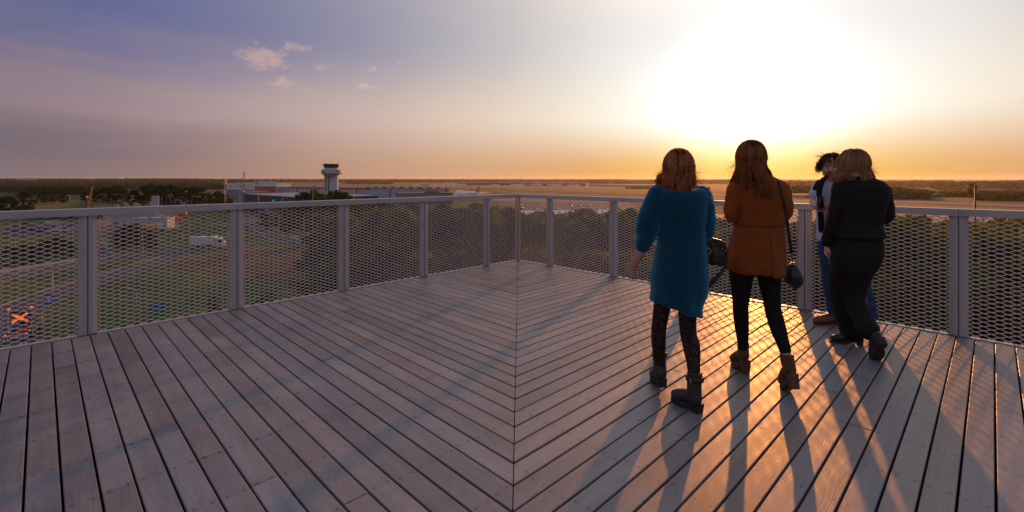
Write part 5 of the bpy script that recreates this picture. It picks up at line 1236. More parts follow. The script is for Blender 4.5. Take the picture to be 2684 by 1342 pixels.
def hair_material(name, dark, light):
    m = bpy.data.materials.new(name); m.use_nodes = True; t = NT(m.node_tree); t.n.remove(t.n['Principled BSDF'])
    at = t.add('ShaderNodeAttribute', attribute_name='tone'); c = t.ramp(at.outputs['Fac'], [(0.0, dark), (1.0, light)], 'LINEAR')
    df = t.add('ShaderNodeBsdfDiffuse', i_0=c); tl = t.add('ShaderNodeBsdfTranslucent', i_0=t.mix(1.0, c, (2.8, 1.9, 1.0), 'MULTIPLY')); gl = t.add('ShaderNodeBsdfGlossy', i_0=t.mix(.5, c, (1, .75, .45)), i_1=.26)
    a = t.add('ShaderNodeMixShader', i_0=.45, i_1=df.outputs[0], i_2=tl.outputs[0]); b = t.add('ShaderNodeMixShader', i_0=.10, i_1=a.outputs[0], i_2=gl.outputs[0]); t.l.new(b.outputs[0], t.n['Material Output'].inputs[0])
    return m
def strands(name, P, m, C, rx, ry, rz, yaw, n, tip, seed, r0=.0022, wave=.006, wfreq=9, lift=1.06, front=55, parent=None, cover=105, clump=9):
    """hair: strands rooted on the skull, following it, then falling to tip(phi, u, rnd)"""
    r = random.Random(seed); vs = []; fs = []; tone = []; C = Vector(C)
    Mz = Matrix.Rotation(yaw, 3, 'Z')
    cl = {}
    for i in range(n):
        while True:
            ph = r.uniform(-180, 180); th = math.degrees(math.acos(1 - r.random() * 1.25))
            if abs(ph) < front and th > 38: continue
            break
        key = (int((ph + 180) / 360 * clump * 4), int(th / 40)); 
        if key not in cl: cl[key] = (r.random(), r.gauss(0, 1), r.gauss(0, 1), r.uniform(0, 6.28))
        ct, c1, c2, cph = cl[key]
        lf = lift + r.random() * .07 + .03 * c1 * .5
        def on(tt): a, b = R(ph), R(tt); return C + Mz @ Vector((rx * lf * math.sin(b) * math.sin(a), ry * lf * math.sin(b) * math.cos(a), rz * lf * math.cos(b)))
        pts = []; t0 = th; tend = max(cover, th + 8); k = 5
        for j in range(k): pts.append(on(t0 + (tend - t0) * j / (k - 1)))
        pts[0] = C + (pts[0] - C) * .97
        e = tip(ph, r, c1, c2); e = Vector(e); a = pts[-1]; dr = (pts[-1] - pts[-2]).normalized(); L = (e - a).length
        for j in range(1, 8):
            t = j / 7; pts.append((1 - t) ** 3 * a + 3 * (1 - t) ** 2 * t * (a + dr * L * .35) + 3 * (1 - t) * t * t * (e + Vector((0, 0, L * .30))) + t ** 3 * e)
        m_ = len(pts); base = len(vs); px_ = r.uniform(-1, 1); 
        for j, p in enumerate(pts):
            t = j / (m_ - 1); w = wave * t; p = p + Vector((math.sin(t * wfreq + cph) * w * (1 + .4 * px_), math.cos(t * wfreq * .8 + cph) * w, 0))
            rad = r0 * (1.15 - .85 * t ** 2) * (1 + .3 * px_)
            tg = (pts[min(j + 1, m_ - 1)] - pts[max(j - 1, 0)]).normalized(); u = tg.orthogonal().normalized(); v = tg.cross(u)
            for q in range(3): vs.append(p + u * (rad * math.cos(2.094 * q)) + v * (rad * math.sin(2.094 * q)))
        tn = min(max(.45 + .28 * c2 * .5 + r.gauss(0, .16), 0), 1); tone += [tn] * (3 * m_)
        for j in range(m_ - 1):
            for q in range(3):
                k2 = (q + 1) % 3; fs.append((base + 3 * j + q, base + 3 * j + k2, base + 3 * (j + 1) + k2, base + 3 * (j + 1) + q))
    me = bpy.data.meshes.new(name); me.from_pydata([tuple(v) for v in vs], [], fs); me.update()
    at = me.attributes.new('tone', 'FLOAT', 'POINT'); at.data.foreach_set('value', tone); me.polygons.foreach_set('use_smooth', [True] * len(me.polygons))
    return P.mesh(me, name, m, parent)
def cap_mesh(C, rx, ry, rz, yaw, s=1.03):
    mb = MB(); mb.ball(C, 1.0, 24, 16, (rx * s, ry * s, rz * s), Matrix.Rotation(yaw, 3, 'Z'))
    me = mb.mesh('hair_cap'); at = me.attributes.new('tone', 'FLOAT', 'POINT'); at.data.foreach_set('value', [.35] * len(me.vertices)); return me
def wrinkle(seed, amp, sc, zamp=None, dirn=None):
    """cloth folds: ridged noise along the normals"""
    def f(co, no):
        out = co.copy(); S = np.array(sc)
        for i in range(len(co)):
            p = co[i] * S; v = mnoise.noise(Vector((p[0] + seed, p[1], p[2]))); v2 = mnoise.noise(Vector((p[0] * 2.3, p[1] * 2.3 + seed, p[2] * 2.3)))
            a = amp if zamp is None else amp * zamp(co[i])
            out[i] = co[i] + no[i] * a * ((1 - abs(v) * 2.2) * .6 + v2 * .5)
        return out
    return f
def knit_mat(name, c, sheen_c, scale=420, sh=.6):
    m = mat(name, c, .95, 0, .2, noise=(14, .12), sheen=sh); t = NT(m.node_tree); p = t.n['Principled BSDF']
    p.inputs['Sheen Tint'].default_value = (*sheen_c, 1); p.inputs['Sheen Roughness'].default_value = .5
    tc = t.add('ShaderNodeTexCoord'); mp = t.add('ShaderNodeMapping', i_0=tc.outputs['Object'], i_3=(1, 1, 1.8))
    n = t.add('ShaderNodeTexNoise', i_Vector=mp.outputs[0], i_Scale=scale, i_Detail=2.0); bn = t.add('ShaderNodeBump', i_Strength=.5, i_Distance=.004, i_Height=n.outputs[0]); t.l.new(bn.outputs[0], p.inputs['Normal'])
    return m

def fuzz(P, ob, n, ln, m, seed, wd=.0005):
    """short loose fibres standing off a woollen garment"""
    me = ob.data; r = random.Random(seed); vs = []; fs = []; N = len(me.polygons)
    for i in range(n):
        p = me.polygons[r.randrange(N)]; c = p.center; d = (p.normal + Vector((r.gauss(0, .5), r.gauss(0, .5), r.gauss(-.2, .5)))).normalized(); w = d.orthogonal().normalized() * wd; k = len(vs); L = ln * r.uniform(.5, 1.3)
        q = c + d * L + Vector((0, 0, -L * .2)); vs += [tuple(c - w), tuple(c + w), tuple(q + w * .4), tuple(q - w * .4)]; fs.append((k, k + 1, k + 2, k + 3))
    f = bpy.data.meshes.new('wool_fibres'); f.from_pydata(vs, [], fs); f.update(); o = P.mesh(f, 'wool_fibres', m, ob); o['kind'] = 'stuff'
def fibre_mat(name, c):
    m = bpy.data.materials.new(name); m.use_nodes = True; t = NT(m.node_tree); t.n.remove(t.n['Principled BSDF'])
    df = t.add('ShaderNodeBsdfDiffuse', i_0=(*c, 1)); tl = t.add('ShaderNodeBsdfTranslucent', i_0=(*[min(1, x * 1.6) for x in c], 1)); mx = t.add('ShaderNodeMixShader', i_0=.6, i_1=df.outputs[0], i_2=tl.outputs[0]); t.l.new(mx.outputs[0], t.n['Material Output'].inputs[0]); return m
LEATH = mat('black_leather', (.018, .016, .016), .38, 0, .5, noise=(30, .25), bump=(160, .25, .002))
GOLD = mat('gold_fitting', (.60, .38, .10), .25, 1.0)
def boot(P, name, pos, heading, mu, ms, shaft=.24, heel=.05, pitch=0.0, L=.245, toe=.026, wide=1.0, pump=False, block=.05, ankle=None):
    """shoe or ankle boot standing at pos (rear of the heel on the ground, local metres); heading CCW from +y; pitch lifts the heel about the toe"""
    T = Vector((0, L * .80, 0))
    M = Matrix.Translation(pos) @ Matrix.Rotation(heading, 4, 'Z') @ Matrix.Translation(T) @ Matrix.Rotation(-pitch, 4, 'X') @ Matrix.Translation(-T)
    if ankle is not None:
        q = M @ Vector((0, .05, heel + .09)); M = Matrix.Translation((ankle.x - q.x, ankle.y - q.y, 0)) @ M
    V = lambda x, y, z: M @ Vector((x, y, z)); so = .014 if pump else .022
    mb = MB(); w = wide
    limb(mb, [V(0, .035, heel + .045), V(0, .10, heel * .7 + .045), V(0, .165, so + .032), V(0, L - .035, so + .024)], [.036 * w, .039 * w, .041 * w, toe * w], 14)
    if pump: limb(mb, [V(0, .04, heel + .03), V(0, .05, heel + .075)], [.036 * w, .034 * w], 12)
    else: limb(mb, [V(0, .045, heel + .03), V(0, .052, heel + .09), V(0, .045, shaft)], [.044 * w, .045 * w, .047 * w], 14, end=False)
    me = remesh(mb, name, .005, 3); bt = P.mesh(me, name, mu)
    n = 20; out = []
    for j in range(n):
        a = 2 * math.pi * j / n; yy = (L / 2 - .002) - (L / 2 - .004) * math.cos(a); f = yy / L
        out.append((math.sin(a) * .043 * w * (1.0 if f > .35 else .80) * (1.0 if f < .8 else .92), yy))
    zb = lambda y: heel * max(0, 1 - y / (L * .55)) ** 1.2
    mb = MB(); mb.loft([[V(x, y, zb(y) + .001) for x, y in out], [V(x * 1.02, y, zb(y) + so + .006) for x, y in out]], True, True, False); P.mesh(mb.mesh('sole'), 'sole', ms, bt)
    mb = MB(); mb.loft([[V(x * .9, y, 0) for x, y in ((-.026, .006), (.026, .006), (.027, block), (-.027, block))], [V(x, y, heel + .008) for x, y in ((-.031, .002), (.031, .002), (.033, block + .012), (-.033, block + .012))]], True, True, False)
    P.mesh(mb.mesh('heel'), 'heel', ms, bt)
    return bt, V
def lace_mat():
    m = bpy.data.materials.new('black_lace'); m.use_nodes = True; t = NT(m.node_tree); p = t.n['Principled BSDF']; tc = t.add('ShaderNodeTexCoord')
    n1 = t.add('ShaderNodeTexNoise', i_Vector=tc.outputs['Object'], i_Scale=17.0, i_Detail=3.0, i_Distortion=3.0); n2 = t.add('ShaderNodeTexVoronoi', i_Vector=tc.outputs['Object'], i_Scale=75.0)
    f = t.math('MAXIMUM', t.maprange(n1.outputs[0], .44, .52), t.maprange(n2.outputs['Distance'], .55, .35))
    c = t.mix(t.math('MULTIPLY', f, .93), (.085, .040, .028), (.008, .007, .008)); t.l.new(c, p.inputs['Base Color']); p.inputs['Roughness'].default_value = .7; p.inputs['Specular IOR Level'].default_value = .25
    return m

def blue_woman():
    P = Person(1782, 3.08, 'woman in teal knit dress, lace tights and black boots walking to the railing'); J = P.J; k = P.k
    b = MB()
    C = J(1777, 440, .02); M = head(b, C, .222, R(-6)); limb(b, [J(1780, 470, .01), J(1783, 512, 0)], [.052, .060])
    P.loft_rows(b, [(492, 1745, 1832, .0, .07), (505, 1722, 1842, 0, .085), (560, 1728, 1842, 0, .10), (620, 1735, 1838, 0, .105), (690, 1722, 1840, 0, .12), (745, 1726, 1834, 0, .115)])
    limb(b, [J(1747, 735, 0), J(1729, 845, .06), J(1726, 890, .10), J(1729, 945, .15), J(1729, 985, .16)], [.066, .046, .046, .033, .032])
    limb(b, [J(1800, 735, 0), J(1803, 865, -.02), J(1812, 905, -.10), J(1819, 975, -.15), J(1820, 1025, -.16)], [.068, .049, .050, .034, .032])
    limb(b, [J(1716, 512, 0), J(1697, 600, .0), J(1684, 645, .02), J(1660, 697, .05)], [.048, .042, .038, .024])
    hand(b, J(1660, 695, .05), J(1643, 732, .10) - J(1660, 695, .05), (.75, .55, -.1), -1, 62, .165)
    limb(b, [J(1848, 512, 0), J(1858, 560, .0), J(1855, 610, .0), J(1852, 622, .20)], [.046, .042, .038, .026])
    hand(b, J(1852, 622, .20), (-.1, 1, -.15), (-.6, 0, -.5), -1, 70, .165)
    bo = P.mesh(remesh(b, 'body', .0055, 2), 'body', SKIN); face_parts(P, M, .222, bo)
    t = MB()
    limb(t, [J(1747, 735, 0), J(1729, 845, .06), J(1726, 890, .10), J(1729, 945, .15), J(1729, 985, .16)], [.069, .049, .049, .036, .035])
    limb(t, [J(1800, 735, 0), J(1803, 865, -.02), J(1812, 905, -.10), J(1819, 975, -.15), J(1820, 1025, -.16)], [.071, .052, .053, .037, .035])
    P.mesh(remesh(t, 'tights', .006, 2), 'tights', lace_mat())
    d = MB()
    P.loft_rows(d, [(485, 1757, 1826, .0, .075, 0, -.046), (489, 1740, 1838, 0, .092, 0, -.028), (499, 1714, 1851, 0, .102, 0, -.008), (520, 1705, 1857, -.005, .116), (560, 1714, 1854, -.005, .124), (600, 1722, 1850, 0, .126), (630, 1723, 1849, 0, .128), (680, 1716, 1850, -.005, .142), (720, 1706, 1854, -.01, .152), (770, 1704, 1850, 0, .155, -.005), (806, 1703, 1840, 0, .150, -.046)], 40)
    limb(d, [J(1726, 510, 0), J(1716, 528, 0)], [.066, .060]); limb(d, [J(1838, 510, 0), J(1844, 528, 0)], [.060, .056])
    sl1 = MB(); limb(sl1, [J(1726, 512, -.005), J(1707, 555, -.01), J(1698, 596, -.01), J(1695, 616, 0)], [.068, .072, .076, .064])
    limb(sl1, [J(1697, 608, 0), J(1687, 640, .02)], [.060, .047]); limb(sl1, [J(1690, 628, .01), J(1684, 646, .02)], [.048, .045])
    sl2 = MB(); limb(sl2, [J(1838, 512, -.005), J(1850, 560, -.02), J(1848, 606, -.02), J(1846, 612, .12)], [.060, .058, .060, .046])
    z0, z1 = J(0, 800).z, J(0, 690).z
    def post(co, no):
        co = wrinkle(3, .0065, (4, 4, 6))(co, no); f = np.clip((z1 - co[:, 2]) / (z1 - z0), 0, 1)
        a = np.sin((co[:, 0] * 26 + co[:, 2] * 21 + 1.2)) * .010 * f; a += np.sin(co[:, 0] * 60 + 2) * .003 * f
        ring = np.abs(co[:, 2] - J(0, 622).z); s = (co[:, 0] < -.155) & (ring < .03); a[s] -= .006 * (1 - ring[s] / .03)
        return co + no * a[:, None]
    dr = P.mesh(remesh(d, 'knit_dress', .0065, 5, .5, post), 'knit_dress', knit_mat('teal_knit', (.005, .046, .078), (.16, .62, .95), 420, 1.0)); TK = dr.data.materials[0]
    for q, sd in ((sl1, 5), (sl2, 6)):
        so_ = P.mesh(remesh(q, 'sleeve', .006, 4, .5, wrinkle(sd, .006, (7, 7, 12))), 'sleeve', TK, dr)
    fuzz(P, dr, 16000, .005, fibre_mat('teal_fibre', (.03, .16, .25)), 77, .0003)
    HM = hair_material('auburn_hair', (.20, .080, .028), (.72, .37, .14))
    C2 = C + Vector((0, -.005, .008)); P.mesh(cap_mesh(C2, .083, .100, .108, 0), 'hair_cap', HM)
    def tip(ph, r, c1, c2):
        s, c = math.sin(R(ph)), math.cos(R(ph)); back = max(-c, 0)
        x = C.x + s * .096 + c1 * .010; z = J(0, 484).z - back * .035 + r.gauss(0, .018) + c2 * .014; y = C.y + c * .095 - .02 * back
        if s < -.35: x -= .026 + .022 * max(c1, -.6); z += .008 + .012 * c1
        if s > .15: z += .030 * min(s * 1.6, 1)
        return (x, y, z)
    strands('hair', P, HM, C2, .083, .102, .110, 0, 1500, tip, 1, .0024, .012, 9)
    strands('flyaway_hair', P, HM, C2, .086, .105, .112, 0, 190, lambda ph, r, a, c: (C.x + math.sin(R(ph)) * .14 + r.gauss(0, .02), C.y + math.cos(R(ph)) * .12, J(0, 470).z + r.gauss(0, .04)), 2, .0008, .022, 7, 1.08)
    bl = mat('worn_black_leather', (.035, .026, .025), .45, 0, .5, noise=(26, .3), bump=(90, .3, .003)); so = mat('black_rubber', (.014, .013, .013), .6)
    g1 = on_z(1737, 1021, 0) - P.root; g2 = on_z(1846, 1083, 0) - P.root
    for g, hd, pc, ak in ((g1, R(2), R(10), J(1729, 985, .16)), (g2, R(30), R(0), J(1820, 1025, -.16))):
        bt, V = boot(P, 'boot', g, hd, bl, so, .245, .048, pc, .235, .028, .96, block=.055, ankle=ak)
        mb = MB(); mb.tube([V(.049 * math.cos(a), .047 + .049 * math.sin(a), .205) for a in [2 * math.pi * j / 16 for j in range(17)]], .007, 6, flat=2.6); P.mesh(mb.mesh('strap'), 'strap', LEATH, bt)
        mb = MB(); mb.box(-.004, .004, -.011, .011, -.012, .012, Matrix.Translation(V(-.055, .035, .205))); P.mesh(mb.mesh('buckle'), 'buckle', GOLD, bt)
    # handbag hanging from the forearm
    bg = thing('handbag', 'black leather handbag with gold ring on the arm of the woman in teal', 'handbag', P.root); K = lambda *a: J(*a)
    mb = MB(); P.loft_rows(mb, [(628, 1860, 1888, .15, .03), (636, 1853, 1900, .15, .05), (655, 1850, 1905, .15, .062), (680, 1850, 1902, .15, .066), (692, 1853, 1896, .15, .06)], 24, 3.2)
    me = remesh(mb, 'bag_body', .006, 4, .5, wrinkle(8, .004, (16, 16, 16))); o = P.mesh(me, 'bag_body', LEATH, bg)
    mb = MB(); mb.prism([((x - 1880) * k, (660 - y) * k) for x, y in ((1850, 630), (1866, 622), (1884, 626), (1898, 640), (1910, 660), (1902, 668), (1888, 650), (1866, 640), (1850, 642))], -.008, .008, Matrix.Translation(J(1880, 660, .095)) @ Matrix.Rotation(R(90), 4, 'X')); P.mesh(mb.mesh('flap'), 'flap', LEATH, bg)
    mb = MB(); mb.tube([J(1855, 640, .12), J(1850, 622, .14), J(1852, 612, .17), J(1858, 624, .20), J(1862, 640, .19)], .010, 8); P.mesh(mb.mesh('handle'), 'handle', LEATH, bg)
    mb = MB(); c = J(1857, 658, .078); mb.tube([c + Vector((.019 * math.cos(a), 0, .019 * math.sin(a))) for a in [2 * math.pi * j / 18 for j in range(19)]], .0025, 6); P.mesh(mb.mesh('ring'), 'ring', GOLD, bg)
    for x, y in ((1866, 640), (1893, 652), (1903, 656)): mb = MB(); mb.ball(J(x, y, .083), .006, 8, 6); P.mesh(mb.mesh('stud'), 'stud', GOLD, bg)
    mb = MB(); limb(mb, [J(1900, 650, .09), J(1903, 690, .09), J(1890, 715, .09), J(1868, 735, .09), J(1860, 750, .09)], [.009, .011, .013, .015, .012], 8, .6); P.mesh(mb.mesh('tassel_strap'), 'tassel_strap', LEATH, bg)
    for i in range(12): 
        mb = MB(); q = J(1886 - i * 2.0, 718 + i * 2.4, .08); mb.tube([q, q + Vector((rng.uniform(-.01, .02), -.01, -.03))], .0025, 5); P.mesh(mb.mesh('fringe'), 'fringe', LEATH, bg)
blue_woman()

def brown_woman():
    P = Person(1988, 3.4, 'woman in rust brown wool coat, black trousers and suede heeled boots'); J = P.J
    b = MB(); C = J(1967, 413, .03); M = head(b, C, .228, R(-4)); limb(b, [J(1972, 448, .01), J(1982, 482, 0)], [.052, .060])
    P.loft_rows(b, [(480, 1935, 2040, 0, .08), (500, 1925, 2048, 0, .09), (560, 1935, 2042, 0, .10), (620, 1935, 2040, 0, .11), (715, 1922, 2040, 0, .12)])
    Lg = [J(1944, 700, 0), J(1941, 800, .03), J(1943, 840, .06), J(1947, 900, .10), J(1948, 945, .11)]; Rg = [J(2013, 700, 0), J(2024, 800, -.04), J(2036, 850, -.09), J(2057, 915, -.18), J(2064, 955, -.22)]
    limb(b, Lg, [.082, .048, .046, .030, .028]); limb(b, Rg, [.084, .049, .048, .031, .028])
    limb(b, [J(1922, 495, 0), J(1918, 572, .02), J(1968, 562, .22)], [.042, .038, .024]); limb(b, [J(2054, 495, 0), J(2052, 570, .02), J(2005, 560, .24)], [.042, .038, .024])
    hand(b, J(1968, 562, .22), (.9, .3, 0), (0, -.3, -1), 1, 50, .165); hand(b, J(2005, 560, .24), (-.9, .3, 0), (0, -.3, -1), -1, 50, .165)
    bo = P.mesh(remesh(b, 'body', .006, 2), 'body', SKIN); face_parts(P, M, .228, bo)
    t = MB(); limb(t, Lg[:-1] + [J(1947, 908, .10)], [.086, .053, .051, .037, .036]); limb(t, Rg[:-1] + [J(2058, 922, -.185)], [.088, .054, .053, .038, .036]); P.loft_rows(t, [(650, 1925, 2045, 0, .115), (715, 1918, 2044, 0, .125)])
    P.mesh(remesh(t, 'trousers', .006, 2, .5, wrinkle(5, .0022, (14, 14, 26))), 'trousers', mat('black_denim', (.010, .009, .010), .85, 0, .25, noise=(30, .2)))
    c = MB()
    P.loft_rows(c, [(461, 1962, 2020, .02, .066), (468, 1944, 2036, .012, .082, 0, -.006), (476, 1922, 2054, .005, .102), (490, 1909, 2066, 0, .114), (520, 1913, 2062, -.005, .126), (560, 1922, 2055, 0, .128), (592, 1927, 2051, 0, .124), (640, 1914, 2053, -.008, .140), (690, 1903, 2056, -.012, .154), (713, 1902, 2055, -.008, .155, -.016)], 40, 2.4)
    sl1 = MB(); limb(sl1, [J(1928, 496, -.005), J(1920, 535, -.015), J(1919, 566, -.01), J(1955, 568, .16)], [.058, .053, .049, .042]); sl2 = MB(); limb(sl2, [J(2048, 496, -.005), J(2057, 535, -.015), J(2053, 564, -.01), J(2015, 566, .18)], [.058, .054, .049, .042])
    zs = J(0, 591).z; xs = J(1991, 640).x
    def post(co, no):
        co = wrinkle(11, .0042, (4.5, 4.5, 5.5))(co, no); bk = no[:, 1] < -.2; a = np.zeros(len(co))
        s = bk & (np.abs(co[:, 2] - zs) < .006); a[s] -= .0025
        f = np.clip((zs - co[:, 2]) / .33, 0, 1); d = co[:, 0] - xs
        a += np.where(bk & (co[:, 2] < zs), -.010 * f ** 2 * np.exp(-(d / .012) ** 2) + .006 * f * np.exp(-((d - .035) / .03) ** 2), 0)
        a += np.where(bk & (co[:, 2] < zs + .02), .008 * np.sin(d * 30 + co[:, 2] * 9) * f, 0)
        return co + no * a[:, None]
    wool = knit_mat('rust_wool', (.26, .066, .014), (.8, .35, .12), 300, .25); tt = NT(wool.node_tree); p = tt.n['Principled BSDF']; src = p.inputs['Base Color'].links[0].from_socket
    tc = tt.add('ShaderNodeTexCoord'); sp = tt.add('ShaderNodeSeparateXYZ', i_0=tc.outputs['Object']); sz = tt.maprange(tt.math('ABSOLUTE', tt.math('SUBTRACT', sp.outputs[2], zs)), .0045, .002); sx = tt.math('MULTIPLY', tt.maprange(tt.math('ABSOLUTE', tt.math('SUBTRACT', sp.outputs[0], xs)), .004, .0015), tt.math('LESS_THAN', sp.outputs[2], zs))
    tt.l.new(tt.mix(tt.math('MULTIPLY', tt.math('MULTIPLY', tt.math('MAXIMUM', sz, sx), tt.math('LESS_THAN', sp.outputs[1], 0.0)), .75), src, (.05, .015, .006)), p.inputs['Base Color'])
    ct = P.mesh(remesh(c, 'coat', .0065, 5, .5, post), 'coat', wool)
    wool2 = knit_mat('rust_wool_sleeve', (.26, .066, .014), (.8, .35, .12), 300, .25)
    for q, sd in ((sl1, 15), (sl2, 16)): P.mesh(remesh(q, 'sleeve', .006, 4, .5, wrinkle(sd, .005, (9, 9, 14))), 'sleeve', wool2, ct)
    fuzz(P, ct, 9000, .003, fibre_mat('rust_fibre', (.30, .10, .03)), 78, .0003)
    HM = hair_material('chestnut_hair', (.14, .046, .012), (.54, .20, .052)); C2 = C + Vector((0, -.006, .006)); P.mesh(cap_mesh(C2, .088, .104, .112, 0), 'hair_cap', HM)
    def tip(ph, r, c1, c2):
        s, cc = math.sin(R(ph)), math.cos(R(ph)); back = max(-cc, 0)
        x = C.x + s * .088 + .022 * back + r.gauss(0, .006) + c1 * .006; z = J(0, 497).z - back * .020 + r.gauss(0, .018); y = C.y + cc * .06 - .155 * back
        if s < -.5: x = C.x - .04 + s * .088 + c1 * .014; z = J(0, 490).z + r.gauss(0, .012); y = C.y + cc * .09 - .10 * back
        if s > .55: x = C.x + .118 + c1 * .008; z = J(0, 470).z + r.gauss(0, .012); y = C.y + cc * .09
        return (x, y, z)
    strands('hair', P, HM, C2, .088, .106, .114, 0, 1700, tip, 5, .0026, .004, 6, 1.04)
    strands('flyaway_hair', P, HM, C2, .09, .106, .114, 0, 110, lambda ph, r, a, q: (C.x - .13 + r.gauss(0, .03), C.y + math.cos(R(ph)) * .1, J(0, 450).z + r.gauss(0, .05)), 6, .0008, .02, 7, 1.08)
    su = mat('brown_suede', (.155, .060, .028), .95, 0, .15, noise=(20, .2), sheen=.5); so = mat('stacked_heel', (.12, .05, .026), .7)
    boot(P, 'boot', on_z(1960, 978, 0) - P.root, R(6), su, so, .215, .088, 0, .205, .028, .90, block=.045, ankle=Lg[-1])
    g = on_z(2066, 1012, 0) - P.root; boot(P, 'boot', g + Vector((.0, -.16, 0)), R(-4), su, so, .215, .088, R(24), .21, .030, .95, block=.046, ankle=Rg[-1])
    # pouch bag on a long shoulder strap
    bg = thing('shoulder_bag', 'black leather pouch bag on a long strap beside the rust brown coat', 'handbag', P.root)
    mb = MB(); P.loft_rows(mb, [(692, 2070, 2084, .02, .018), (705, 2062, 2092, .02, .045), (722, 2056, 2100, .02, .065), (742, 2060, 2101, .02, .062), (758, 2078, 2088, .02, .02)], 20, 2.2)
    P.mesh(remesh(mb, 'bag_body', .006, 4, .5, wrinkle(9, .006, (14, 14, 10))), 'bag_body', LEATH, bg)
    mb = MB(); mb.prism([((x - 2060) * P.k, (710 - y) * P.k) for x, y in ((2050, 690), (2062, 694), (2070, 704), (2064, 716), (2052, 718))], -.01, .01, Matrix.Translation(J(2060, 710, -.03)) @ Matrix.Rotation(R(90), 4, 'X')); P.mesh(mb.mesh('flap'), 'flap', LEATH, bg)
    pts = [J(2036, 468, .02), J(2040, 472, -.085), J(2048, 492, -.128), J(2056, 530, -.128), J(2062, 575, -.085), J(2070, 630, -.02), J(2075, 664, .01)]
    mb = MB(); mb.tube(pts, [.009, .009, .009, .010, .012, .013, .012], 6, flat=.35, up=(1, 0, 0)); P.mesh(mb.mesh('strap'), 'strap', mat('strap_leather', (.03, .022, .022), .5), bg)
    mb = MB(); mb.tube([J(2075, 664, .01), J(2077, 686, .02)], .0035, 6); P.mesh(mb.mesh('chain'), 'chain', STEELD, bg)
    mb = MB(); mb.box(-.012, .012, -.008, .008, -.006, .006, Matrix.Translation(J(2078, 690, .0))); P.mesh(mb.mesh('clasp'), 'clasp', GOLD, bg)
brown_woman()

